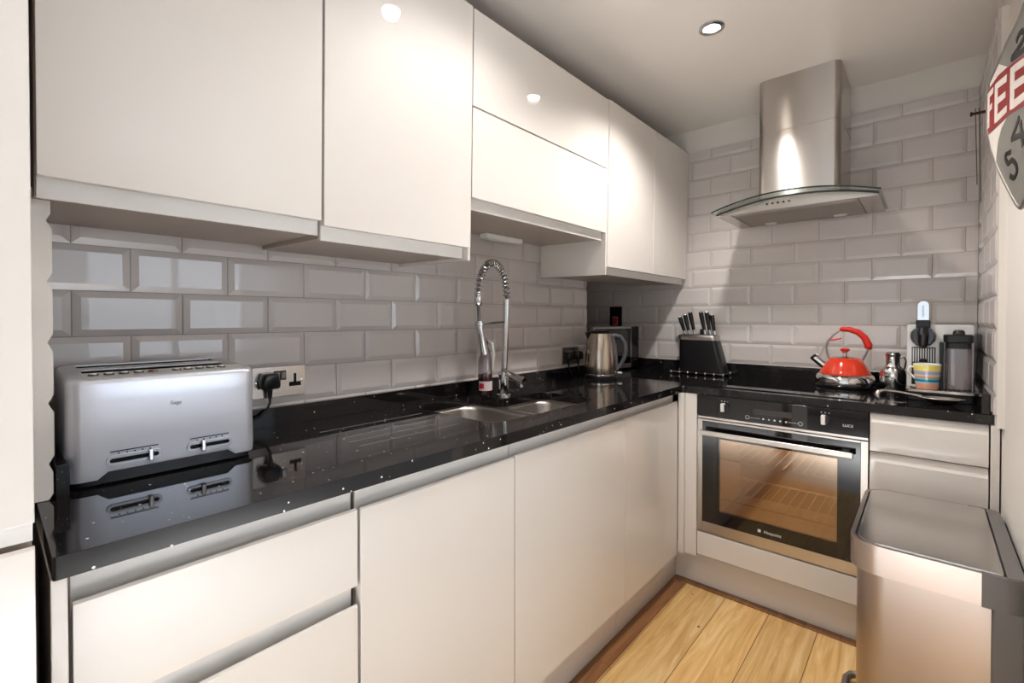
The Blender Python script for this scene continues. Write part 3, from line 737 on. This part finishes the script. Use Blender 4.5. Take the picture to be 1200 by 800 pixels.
obj('whistle_lever', tube(NB(), [(wx-.113, wy, wz+.136), (wx-.098, wy, wz+.13), (wx-.088, wy, wz+.137), (wx-.08, wy, wz+.16), (wx-.062, wy, wz+.2), (wx-.055, wy, wz+.207)], .004, 8), M_steel2, sp)
obj('trigger', tube(NB(), [(wx-.058, wy, wz+.2), (wx-.04, wy, wz+.201), (wx-.012, wy, wz+.209)], [.0045, .004, .003], 8), M_redp, sp)
hw = [(-.056, .118), (-.064, .14), (-.067, .165), (-.06, .195), (-.044, .222), (-.018, .243), (.0, .248)]
obj('handle_wire', tube(NB(), [(wx+a, wy, wz+b) for a, b in hw], .0045, 8), M_steel2, wk)
obj('handle_wire', tube(NB(), [(wx+a, wy, wz+b) for a, b in ((.081, .165), (.072, .14), (.06, .116))], .0045, 8), M_steel2, wk)
obj('grip', tube(NB(), [(wx+a, wy, wz+b) for a, b in ((-.018, .243), (-.013, .2475), (.015, .247), (.045, .236), (.068, .213), (.081, .182), (.081, .168), (.08, .164))], [.006, .0105, .012, .0125, .013, .0145, .0135, .008], 16), M_redp, wk, ang=60)

# steel oil flask
fl = thing('steel_flask', 'small polished steel oil flask between kettle and coffee machine', 'flask', (1.262, 2.46, ZT))
obj('body', lathe(NB(), (1.262, 2.46, ZT), [(.04, .0003), (.0425, .004), (.0425, .075), (.04, .088), (.03, .1), (.0235, .108), (.023, .14), (.026, .15), (.0265, .154), (.021, .156)], 36), M_chrome, fl, ang=40)
obj('handle', tube(NB(), [(1.284, 2.455, ZT+.14), (1.299, 2.45, ZT+.142), (1.304, 2.448, ZT+.125), (1.299, 2.45, ZT+.095)], .0032, 8), M_chrome, fl)
obj('lid', lathe(NB(), (1.262, 2.46, ZT), [(.022, .1545), (.022, .159), (.016, .163), (.001, .164)], 28), M_chrome, fl)

# ------------------------------------------------------------------ coffee machine
cm = thing('coffee_machine', 'silver capsule coffee machine with milk jug in the right corner', 'coffee machine', (1.405, 2.45, ZT))
cx0, cx1, cyf = 1.308, 1.494, 2.37
obj('housing', prism(NB(), rrect(cx0+.006, cx1-.001, cyf+.008, 2.6, .01), .93, 1.155), M_black, cm, bev=.003)
obj('front_panel', prism(NB(), fillet([(cx0, .92), (cx1, .92), (cx1, 1.163), (cx0, 1.163)], .004, 4), cyf, cyf+.02, lambda a, b, h: (a, h, b)), mat('machine_silver', (208, 206, 203), .35, .2), cm, bev=.002)
obj('top_plate', B(cx0, cx1, cyf+.018, 2.595, 1.152, 1.163), mat('machine_silver'), cm, bev=.003)
obj('base', prism(NB(), rrect(cx0, cx1+.0, 2.262, 2.6, .012), ZT+.0004, .921), M_black, cm, bev=.003)
tr = obj('drip_tray', plate(rrect(cx0-.001, cx1+.003, 2.258, 2.385, .01), [rrect(cx0+.012+i*.0145, cx0+.018+i*.0145, 2.27, 2.365, .002, 2) for i in range(12)], .9205, .929), M_steel, cm)
el = [(1.355+.038*math.cos(i*PI/16)*(1 if i else 1), 1.122+(.036 if math.sin(i*PI/16) > 0 else .042)*math.sin(i*PI/16)) for i in range(32)]
hd = obj('brew_head', rings(NB(), [[(a, cyf-.001, b) for a, b in el], [(a, cyf-.02, b) for a, b in el], [(1.355+(a-1.355)*.8, cyf-.034, 1.122+(b-1.122)*.85) for a, b in el]]), M_bgloss, cm, ang=50)
obj('nozzle', tube(NB(), [(1.355, cyf-.03, 1.145), (1.355, cyf-.046, 1.125), (1.355, cyf-.042, 1.095), (1.355, cyf-.03, 1.083)], [.016, .017, .015, .011], 16), M_black, hd)
obj('lever_neck', B(1.334, 1.376, cyf-.016, cyf+.03, 1.15, 1.182), M_black, cm, bev=.004)
lp = fillet([(1.336, 1.178), (1.374, 1.178), (1.374, 1.256), (1.336, 1.256)], [.004, .004, .0185, .0185], 8)
le = obj('lever', rings(NB(), [[(a, cyf+.02, b) for a, b in lp], [(a, cyf-.004, b) for a, b in lp], [(1.355+(a-1.355)*.85, cyf-.012, 1.217+(b-1.217)*.93) for a, b in lp]]), M_chrome, cm, ang=50)
lettering('brand_lettering', 'NESPRESSO', .0085, face_my(1.355, cyf-.0125, 1.216) @ Matrix.Rotation(PI/2, 4, 'Z'), M_black, le, depth=.0004)
bm = NB()
for i in range(9): box(bm, 1.326+i*.0072, 1.3295+i*.0072, cyf-.003, cyf+.001, 1.022, 1.075)
gl = obj('grille', bm, mat('grille_grey', (205, 203, 200), .35, .4), cm)
obj('grille_recess', B(1.3225, 1.391, cyf-.001, cyf+.002, .935, 1.079), M_black, cm)
obj('outlet', lathe(NB(), (1.356, cyf-.006, 1.012), [(.012, 0), (.014, .006), (.012, .02), (.006, .024)], 18), M_black, cm)
mk = obj('milk_jug', prism(NB(), rrect(1.416, 1.486, cyf-.075, cyf-.006, .012), .931, 1.082), M_smoke, cm, bev=.003)
obj('milk_tube', tube(NB(), [(1.437, cyf-.04, 1.08), (1.437, cyf-.04, .945)], .005, 10), M_white, mk)
obj('jug_lid', prism(NB(), rrect(1.411, 1.49, cyf-.08, cyf-.002, .016), 1.1, 1.13), M_black, mk, bev=.005)
obj('jug_collar', prism(NB(), rrect(1.417, 1.485, cyf-.074, cyf-.004, .014), 1.078, 1.102), M_black, mk)
obj('jug_dial', lathe(NB(), (1.452, cyf-.042, 1.128), [(.017, 0), (.016, .012), (.011, .018), (.001, .019)], 24), M_black, mk)
obj('jug_mount', B(1.401, 1.4125, cyf-.03, cyf+.001, .93, 1.1), M_black, cm, bev=.002)

# striped cup on the drip tray
cu = thing('striped_cup', 'colourful striped cup standing on the coffee machine drip tray', 'cup', (1.367, 2.312, .9295))
qx, qy, qz = 1.367, 2.312, .9295
def crad(h): return .0305+.0095*(h/.088)**.8
bands = [(0, .018, (226, 160, 128)), (.018, .026, (176, 190, 190)), (.026, .034, (30, 128, 168)), (.034, .041, (120, 182, 178)), (.041, .047, (222, 150, 110)), (.047, .052, (236, 200, 178)), (.052, .064, (160, 172, 196)), (.064, .068, (230, 190, 180)), (.068, .086, (236, 222, 110)), (.086, .09, (240, 234, 220))]
cbm = [(crad(0)-.004, 0.0002)]
bm = lathe(NB(), (qx, qy, qz), [(crad(h), h+.0003) for h in [x[0] for x in bands]+[.09]]+[(crad(.09)-.0025, .0915), (crad(.085)-.004, .085), (crad(.02)-.004, .01), (.002, .008)], 40)
cb = obj('body', bm, mat('stripe_0', bands[0][2], .2, coat=.4), cu, ang=60)
for i, bnd in enumerate(bands[1:], 1): cb.data.materials.append(mat('stripe_%d' % i, bnd[2], .2, coat=.4))
cb.data.materials.append(mat('cup_inside', (238, 234, 224), .2, coat=.4))
for p in cb.data.polygons:
    h = p.center.z; r = math.hypot(p.center.x, p.center.y); k = len(bands)
    if r > crad(max(0, h))-.0022:
        for i, bnd in enumerate(bands):
            if bnd[0]-.0002 <= h < bnd[1]+.0003: k = i
    p.material_index = k
obj('handle', tube(NB(), [(qx-.034, qy-.004, qz+.078), (qx-.05, qy-.008, qz+.079), (qx-.053, qy-.008, qz+.066), (qx-.046, qy-.007, qz+.05), (qx-.033, qy-.004, qz+.036)], .0042, 10), mat('cup_inside'), cu, ang=60)

# spoon rest
sr = thing('spoon_rest', 'oval steel spoon rest with a long handle in front of coffee machine', 'spoon rest', (1.38, 2.19, ZT))
ov_ = lambda s, z, ins=0: [(1.405+(.062*s-ins)*math.cos(i*PI/16), 2.205+(.036*s-ins)*math.sin(i*PI/16), z) for i in range(32)]
dish = obj('dish', rings(NB(), [ov_(.35, ZT+.0005), ov_(.5, ZT+.004), ov_(.9, ZT+.016), ov_(1., ZT+.021), ov_(.98, ZT+.0225), ov_(.85, ZT+.018), ov_(.45, ZT+.0075)]), M_steel, sr, ang=60)
obj('handle', tube(NB(), [(1.352, 2.21, ZT+.0205), (1.32, 2.2, ZT+.027), (1.285, 2.185, ZT+.034), (1.25, 2.168, ZT+.037), (1.236, 2.158, ZT+.033), (1.231, 2.153, ZT+.02), (1.236, 2.153, ZT+.0085)], [.007, .0055, .005, .006, .0085, .011, .0085], 12), M_steel, sr, ang=60)
ts2 = thing('teaspoon', 'small steel teaspoon lying at the worktop edge under the spoon rest', 'spoon', (1.27, 2.12, ZT))
rg = []
for x, w_, z in ((1.24, .003, .004), (1.262, .003, .003), (1.275, .006, .0025), (1.288, .011, .0025), (1.302, .012, .003), (1.313, .008, .0035), (1.317, .002, .004)):
    rg.append([(x, 2.115+(x-1.27)*.15+w_*math.cos(i*PI/5), ZT+.0045+z*.9+.0012*math.sin(i*PI/5)) for i in range(10)])
obj('bowl_and_handle', rings(NB(), rg), M_chrome, ts2, ang=60)

# ------------------------------------------------------------------ extractor hood
hd = thing('extractor_hood', 'stainless steel chimney extractor hood with curved glass visor', 'hood', (.93, 2.45, 1.66))
chp = fillet([(.797, 2.619), (.797, 2.29), (1.1, 2.29), (1.1, 2.619)], [0, .028, .028, 0], 8)
chim = obj('chimney', prism(NB(), chp, 1.69, ZC-.001), mat('hood_steel', (190, 184, 179), .24, 1., vary=.03, bscale=6, aniso=-.92), hd, ang=50)
obj('chimney_seam', prism(NB(), fillet([(.7962, 2.619), (.7962, 2.2892), (1.1008, 2.2892), (1.1008, 2.619)], [0, .0285, .0285, 0], 8), 2.0, 2.0015), M_steel2, chim, ang=50)
gx0, gx1, gy = .632, 1.236, 2.168
def gz(x): return 1.662+.046*(1-((x-.934)/.302)**2)
bm = NB(); rs = []
n = 28
for i in range(n+1):
    x = gx0+(gx1-gx0)*i/n; z = gz(x)
    yf = gy+.018*(((x-.934)/.302)**2)
    rs.append([(x, yf, z), (x, 2.61, z), (x, 2.61, z+.006), (x, yf, z+.006)])
obj('glass_visor', rings(bm, rs), glass('visor_glass', (236, 240, 238), .3, (235, 238, 236), .1), hd, ang=40)
bm = NB(); tube(bm, [(gx0+(gx1-gx0)*i/n, gy-.001+.018*(((gx0+(gx1-gx0)*i/n-.934)/.302)**2), gz(gx0+(gx1-gx0)*i/n)+.003) for i in range(n+1)], .0032, 6)
obj('visor_edge', bm, mat('dark_glass_edge', (40, 46, 44), .15), hd)
bx0, bx1, byf = .636, 1.226, 2.245
bm = NB(); rs = []
for i in range(n+1):
    x = bx0+(bx1-bx0)*i/n; zt_ = gz(x)-.0015
    rs.append([(x, byf, 1.655), (x, 2.615, 1.655), (x, 2.615, max(zt_, 1.656)), (x, byf, max(zt_, 1.656))])
hb = obj('hood_body', rings(bm, rs), M_steel, hd, ang=30)
obj('visor_seal', tube(NB(), [(bx0+(bx1-bx0)*i/n, byf-.002, gz(bx0+(bx1-bx0)*i/n)-.002) for i in range(n+1)], .003, 6), mat('dark_seal', (44, 38, 36), .5), hd)
bm = NB(); box(bm, .70, 1.16, 2.3, 2.575, 1.6535, 1.6552); fp = obj('filter_panel', bm, mat('filter_steel', (160, 150, 140), .35, 1.), hb)
bm = NB(); box(bm, .695, .698, 2.26, 2.6, 1.6532, 1.6552); box(bm, 1.16, 1.163, 2.26, 2.6, 1.6532, 1.6552); obj('filter_seam', bm, M_black, hb)
for i in range(5): obj('button', lathe(NB(), (.845+i*.021, byf, 1.681), [(.0042, .001), (.0042, -.004), (.003, -.0048)], 14, 'y'), M_black, hb)
for x in (.79, 1.07): obj('lamp', lathe(NB(), (x, 2.56, 1.6545), [(.026, .001), (.026, -.003), (.02, -.004)], 22), M_white, hb)

# ------------------------------------------------------------------ wall cabinets (leaning forward by a degree, as in the photo)
def wall_unit(label, y0, y1, z0, z1, doors, end_right=False, end_left=False, pull=.032):
    t = thing('wall_cabinet', label, 'cabinet', (0, (y0+y1)/2, z0-pull))
    zz = z0-pull
    bm = NB(); th = .016
    box(bm, .002, .326, y0, y0+th, zz+.004, z1-.002); box(bm, .002, .326, y1-th, y1, zz+.004, z1-.002)
    box(bm, .002, .326, y0+th, y1-th, zz+.004, zz+.02); box(bm, .002, .326, y0+th, y1-th, z1-.018, z1-.002); box(bm, .002, .008, y0+th, y1-th, zz+.02, z1-.018)
    obj('carcass', bm, M_carc, t)
    obj('handle_rail', B(.3265, .334, y0+.002, y1-(.009 if end_right else .002), zz, z0+.02), M_rail, t)
    for a, b2, c, dd in doors:
        obj('door', B(.328+.0065, .352, a+.0012, b2-.0012, c, dd), M_lac, t, bev=.0012)
    if end_right: obj('end_panel', B(.002, .347, y1-.008, y1+.006, zz-.006, z1-.002) if 0 else B(.002, .349, y1+.0002, y1+.009, zz-.006, z1), M_lac, t, bev=.001)
    if end_left: obj('end_panel', B(.002, .349, y0-.01, y0-.0002, zz-.004, z1), M_lac, t, bev=.001)
    t.rotation_euler = (0, math.radians(1.1), 0)
    t.location.x = -.0
    return t
wall_unit('large cream wall cabinet above the toaster, next to the tall cabinet', .052, .502, 1.414, 2.108, [(.052, .502, 1.414, 2.108)])
wall_unit('tall cream wall cabinet left of the lift-up pair, lower than its neighbour', .505, .9485, 1.404, 2.108, [(.505, .957, 1.404, 2.108)], end_right=True)
wall_unit('short cream wall cabinet with two stacked lift-up doors over the sink', .961, 1.732, 1.555, 2.108, [(.961, 1.744, 1.555, 1.82), (.961, 1.744, 1.825, 2.108)])
wall_unit('two-door cream wall cabinet in the corner over the steel kettle', 1.746, 2.612, 1.414, 2.112, [(1.746, 2.186, 1.414, 2.112), (2.186, 2.612, 1.414, 2.112)], end_left=True)
ll = thing('under_cabinet_light', 'slim white strip light under the short wall cabinet over the sink', 'light', (.045, 1.43, 1.512))
obj('body', B(.025, .065, 1.315, 1.535, 1.508, 1.5265), M_white, ll, bev=.003)
obj('diffuser', B(.031, .059, 1.33, 1.522, 1.505, 1.509), mat('frosted', (226, 222, 214), .5), ll, bev=.001)

# ------------------------------------------------------------------ ceiling downlights
def downlight(x, y, label):
    d = thing('ceiling_downlight', label, 'light', (x, y, ZC), 'recessed ceiling downlights')
    obj('bezel', lathe(NB(), (x, y, ZC), [(.044, -.0005), (.043, -.005), (.029, -.007), (.0262, -.0008)], 32, cap=False), M_chrome, d)
    obj('lamp', lathe(NB(), (x, y, ZC), [(.026, -.001), (.026, -.0035), (.01, -.0045)], 28), mat('lit_lamp', (255, 250, 240), .4, emit=(255, 246, 232), estr=18), d)
    return d
LIGHTS = [(.778, 1.745), (.75, .93)]
downlight(*LIGHTS[0], 'lit round downlight in the ceiling left of the extractor hood')
d2 = downlight(*LIGHTS[1], 'lit round downlight in the ceiling opposite the wall cabinets, nearest the camera')

# ------------------------------------------------------------------ pedal bin
bn = thing('pedal_bin', 'brushed steel rectangular pedal bin at the lower right', 'bin', (1.37, 1.73, 0))
BX0, BX1, BY0, BY1, BZ = 1.217, 1.53, 1.475, 1.985, .62
def bpoly(ins, r0=.062, r1=.03): return fillet([(BX0+ins, BY0+ins), (BX1-ins, BY0+ins), (BX1-ins, BY1-ins), (BX0+ins, BY1-ins)], [r0, r1, r1, r0], 10)
obj('body', rings(NB(), [[(a, b, z) for a, b in bpoly(.013)] for z in (.012, .552)]), mat('bin_steel', (176, 166, 162), .3, 1., vary=.03, bscale=4), bn, ang=40)
obj('floor_ring', rings(NB(), [[(a, b, z) for a, b in bpoly(.01)] for z in (.0005, .014)]), M_black, bn, ang=40)
rim = plate(bpoly(0), [bpoly(.01, .054, .022)], .545, BZ-.002)
obj('rim', rim, mat('rim_steel', (186, 174, 167), .3, 1.), bn, ang=40, bev=.0015)
lidp = fillet([(BX0+.013, BY0+.013), (BX1-.03, BY0+.013), (BX1-.03, BY1-.013), (BX0+.013, BY1-.013)], [.05, .008, .008, .05], 10)
obj('lid', rings(NB(), [[(a, b, .598) for a, b in lidp], [(a, b, BZ-.004) for a, b in lidp], [(1.36+(a-1.36)*.985, 1.73+(b-1.73)*.992, BZ+.0005) for a, b in lidp]]), mat('lid_steel', (204, 200, 196), .22, 1., vary=.03, bscale=8), bn, ang=40)
obj('lid_recess', rings(NB(), [[(a, b, z) for a, b in bpoly(.0102, .054, .022)] for z in (.56, .599)]), M_black, bn)
obj('hinge', (lambda bm: [prism(bm, fillet([(BX1-.028, BY0+.002), (BX1-.028, BY1-.002), (BX1-.004, BY1-.01), (BX1-.004, BY0+.01)], [.001, .001, .012, .012], 6), .6, BZ+.0005), 1] and bm)(NB()), M_greypl, bn, bev=.001)
obj('hinge_collar', plate(fillet([(1.462, BY0-.001), (BX1+.001, BY0-.001), (BX1+.001, BY1+.001), (1.462, BY1+.001), (1.462, BY1-.011), (BX1-.027, BY1-.011), (BX1-.027, BY0+.011), (1.462, BY0+.011)], [0, .03, .03, 0, 0, 0, 0, 0], 8), [], .543, BZ-.001), M_greypl, bn)
obj('back_column', B(1.478, 1.5305, BY0+.008, BY1-.008, .002, .545), M_greypl, bn, bev=.006)
obj('pedal', tube(NB(), [(1.235, 1.6, .035), (1.19, 1.615, .028), (1.18, 1.64, .027), (1.18, 1.84, .027), (1.19, 1.865, .028), (1.235, 1.88, .035)], .011, 12), M_steel2, bn, ang=60)

# ------------------------------------------------------------------ sign, nail and string on the right wall
sg = thing('metal_sign', 'weathered round grey metal sign with a red FEE band on the right wall', 'sign', (1.5, 1.3, 1.6))
P0 = Vector((1.5, 1.3, 0)); dv = Vector((-.15, .98869, 0)); nv = Vector((-.98869, -.15, 0))
def sgf(a, b, h): return tuple(P0+dv*a+nv*h+Vector((0, 0, b)))
ol = [(.012, 1.783), (.038, 1.77), (.07, 1.763), (.105, 1.758), (.152, 1.741), (.192, 1.73), (.215, 1.721), (.236, 1.685), (.234, 1.625), (.197, 1.564), (.16, 1.519), (.12, 1.48), (.068, 1.434), (.038, 1.41), (.025, 1.402), (.011, 1.404), (-.001, 1.413), (-.08, 1.42), (-.17, 1.45), (-.24, 1.51), (-.275, 1.59), (-.265, 1.68), (-.21, 1.75), (-.13, 1.79), (-.05, 1.796)]
obj('plate', prism(NB(), ol, -.008, 0, sgf), mat('weathered_grey', (128, 124, 118), .5, .3, vary=.18, bscale=25), sg, bev=.003)
obj('edge_rim', tube(NB(), [sgf(a, b, -.003) for a, b in ol], .005, 8, closed=True), mat('dull_metal', (150, 144, 138), .4, .8), sg)
WH = mat('chipped_white', (222, 212, 204), .5, vary=.12, bscale=60); RD = mat('sign_red', (142, 13, 12), .4, vary=.1, bscale=40); BK = mat('sign_black', (38, 33, 30), .5)
bd = obj('red_band', prism(NB(), [(.2335, 1.7), (.215, 1.709), (.156, 1.711), (.077, 1.699), (-.013, 1.683), (-.14, 1.665), (-.26, 1.645), (-.265, 1.57), (-.14, 1.575), (-.016, 1.586), (.089, 1.602), (.175, 1.605), (.2305, 1.608)], -.001, .0006, sgf), RD, sg)
obj('white_field', prism(NB(), [(.213, 1.718), (.152, 1.734), (.098, 1.704), (.156, 1.712), (.211, 1.7095)], -.001, .0005, sgf), WH, sg)
obj('white_field', prism(NB(), [(.228, 1.604), (.175, 1.602), (.099, 1.6), (.13, 1.59), (.151, 1.57), (.161, 1.545), (.166, 1.525), (.197, 1.567)], -.001, .0005, sgf), WH, sg)
def stroke(bm, pts, w, h0, h1, smooth=True):
    if smooth and len(pts) > 3:
        q = [Vector(p) for p in pts]; q = [q[0]]+q+[q[-1]]; out = []
        for i in range(1, len(q)-2):
            for k in range(5):
                t = k/5
                out.append(tuple(.5*((2*q[i])+(q[i+1]-q[i-1])*t+(2*q[i-1]-5*q[i]+4*q[i+1]-q[i+2])*t*t+(3*q[i]-q[i-1]-3*q[i+1]+q[i+2])*t**3)))
        pts = out+[tuple(q[-1])]
    for (a, b), (c, e) in zip(pts, pts[1:]):
        d = Vector((c-a, e-b)); 
        if d.length < 1e-6: continue
        d.normalize(); nn = Vector((-d.y, d.x))*w/2; q = d*w*.35
        poly = [(a-q.x+nn.x, b-q.y+nn.y), (a-q.x-nn.x, b-q.y-nn.y), (c+q.x-nn.x, e+q.y-nn.y), (c+q.x+nn.x, e+q.y+nn.y)]
        prism(bm, poly, h0, h1, sgf)
def rect(bm, s0, s1, z0, z1, z0b=None, z1b=None, h=.0012):
    z0b = z0 if z0b is None else z0b; z1b = z1 if z1b is None else z1b
    prism(bm, [(s0, z0), (s1, z0b), (s1, z1b), (s0, z1)], 0, h, sgf)
bm = NB(); rect(bm, .226, .212, 1.62, 1.70); rect(bm, .212, .186, 1.687, 1.7, 1.687, 1.7); rect(bm, .212, .194, 1.655, 1.668); obj('letter_F', bm, WH, bd)
bm = NB(); rect(bm, .175, .155, 1.615, 1.70, 1.613, 1.698); rect(bm, .155, .1, 1.684, 1.698, 1.675, 1.69); rect(bm, .155, .106, 1.65, 1.664, 1.645, 1.658); rect(bm, .155, .098, 1.613, 1.628, 1.612, 1.626); obj('letter_E', bm, WH, bd)
bm = NB(); rect(bm, .078, .054, 1.608, 1.692, 1.604, 1.689); rect(bm, .054, -.02, 1.674, 1.689, 1.66, 1.675); rect(bm, .054, -.02, 1.64, 1.656, 1.628, 1.643); rect(bm, .054, -.02, 1.604, 1.62, 1.597, 1.612); obj('letter_E', bm, WH, bd)
bm = NB(); stroke(bm, [(.046, 1.733), (.032, 1.738), (.014, 1.734), (.005, 1.722), (.026, 1.714), (.073, 1.709), (-.004, 1.694)], .011, -.001, .0009); obj('digit_two', bm, BK, sg)
bm = NB(); stroke(bm, [(.03, 1.574), (.066, 1.547), (-.016, 1.533)], .011, -.001, .0009); stroke(bm, [(.02, 1.562), (.007, 1.518)], .011, -.001, .0009); obj('digit_four', bm, BK, sg)
bm = NB(); stroke(bm, [(.076, 1.523), (.104, 1.524), (.088, 1.504), (.065, 1.504), (.043, 1.49), (.036, 1.474), (.052, 1.466), (.072, 1.474)], .01, -.001, .0009); obj('digit_five', bm, BK, sg)
obj('wall_bracket', tube(NB(), [(1.5, 1.36, 1.6), (1.5405, 1.36, 1.6)], .012, 10), mat('dull_metal'), sg)
nl = thing('wall_hook', 'dark metal hook with hanging strings high in the right corner', 'hook', (1.5, 2.36, 1.92))
obj('nail', tube(NB(), [(1.5165, 2.33, 1.912), (1.478, 2.33, 1.912)], [.005, .0045], 10), mat('dark_iron', (52, 44, 42), .5, .7), nl)
obj('nail_head', lathe(NB(), (1.478, 2.33, 1.912), [(.008, .002), (.008, -.002), (.004, -.004)], 14, 'x'), mat('dark_iron'), nl)
for k, (x, ze) in enumerate(((1.488, 1.66), (1.497, 1.60))):
    obj('string', tube(NB(), [(x, 2.33, 1.93), (x+.002, 2.334, 1.85), (x+.004, 2.33, 1.75), (x+.006, 2.328, ze)], .0014, 6), mat('string_grey', (104, 92, 86), .8), nl)

# ------------------------------------------------------------------ lights and world
def light(name, kind, loc, energy, col=(1, 1, 1), size=.1, sy=None, rot=(0, 0, 0), **k):
    l = bpy.data.lights.new(name, kind); l.energy = energy; l.color = col
    if kind == 'AREA':
        l.shape = 'RECTANGLE'; l.size = size; l.size_y = sy or size
    else: l.shadow_soft_size = size
    for a, b in k.items(): setattr(l, a, b)
    o = bpy.data.objects.new(name, l); C.objects.link(o); o.location = loc; o.rotation_euler = rot
    return o
WARM = (1, .97, .93)
for (x, y), e in zip(LIGHTS, (38, 15)):
    light('downlight_beam', 'SPOT', (x, y, ZC-.012), e, WARM, .03, spot_size=math.radians(135), spot_blend=.65)
# daylight through the side window; the rear one is added fill
light('window_light', 'AREA', (4.8, 1.35, 1.43), 26, (.75, .86, 1), 2.1, 1.35, (0, PI/2, 0))
light('window_light', 'AREA', (1.6, -2.8, 1.43), 125, (.95, .97, 1), 2.2, 1.35, (-PI/2, 0, 0))
light('oven_fill', 'POINT', (.92, 2.4, .7), 1.1, (1, .9, .78), .02)  # added fill inside the cavity, brightens the oven window
# added upward fill spots behind the camera, not lamps of the room
for x, y, e in ((1.25, -.9, 128), (2.3, .3, 80)):
    light('up_fill', 'SPOT', (x, y, .55), e, (.93, .97, 1), .15, (PI, 0, 0), spot_size=math.radians(140), spot_blend=.6)
w = bpy.data.worlds.new('World'); bpy.context.scene.world = w; w.use_nodes = True
w.node_tree.nodes['Background'].inputs[0].default_value = (.8, .9, 1, 1); w.node_tree.nodes['Background'].inputs[1].default_value = 1.0

# ------------------------------------------------------------------ camera
cd = bpy.data.cameras.new('camera'); cam = bpy.data.objects.new('camera', cd); C.objects.link(cam)
cd.sensor_width = 36; cd.lens = 547.7/1200*36; cd.shift_y = -20.6/1200; cd.clip_start = .02
cam.location = (1.3656, 0, 1.1884); cam.rotation_euler = (math.radians(90-.685), 0, math.radians(41.602))
sc = bpy.context.scene; sc.camera = cam
vs = sc.view_settings; vs.view_transform = 'Standard'; vs.look = 'None'; vs.gamma = 1; vs.use_curve_mapping = False; vs.exposure = .82
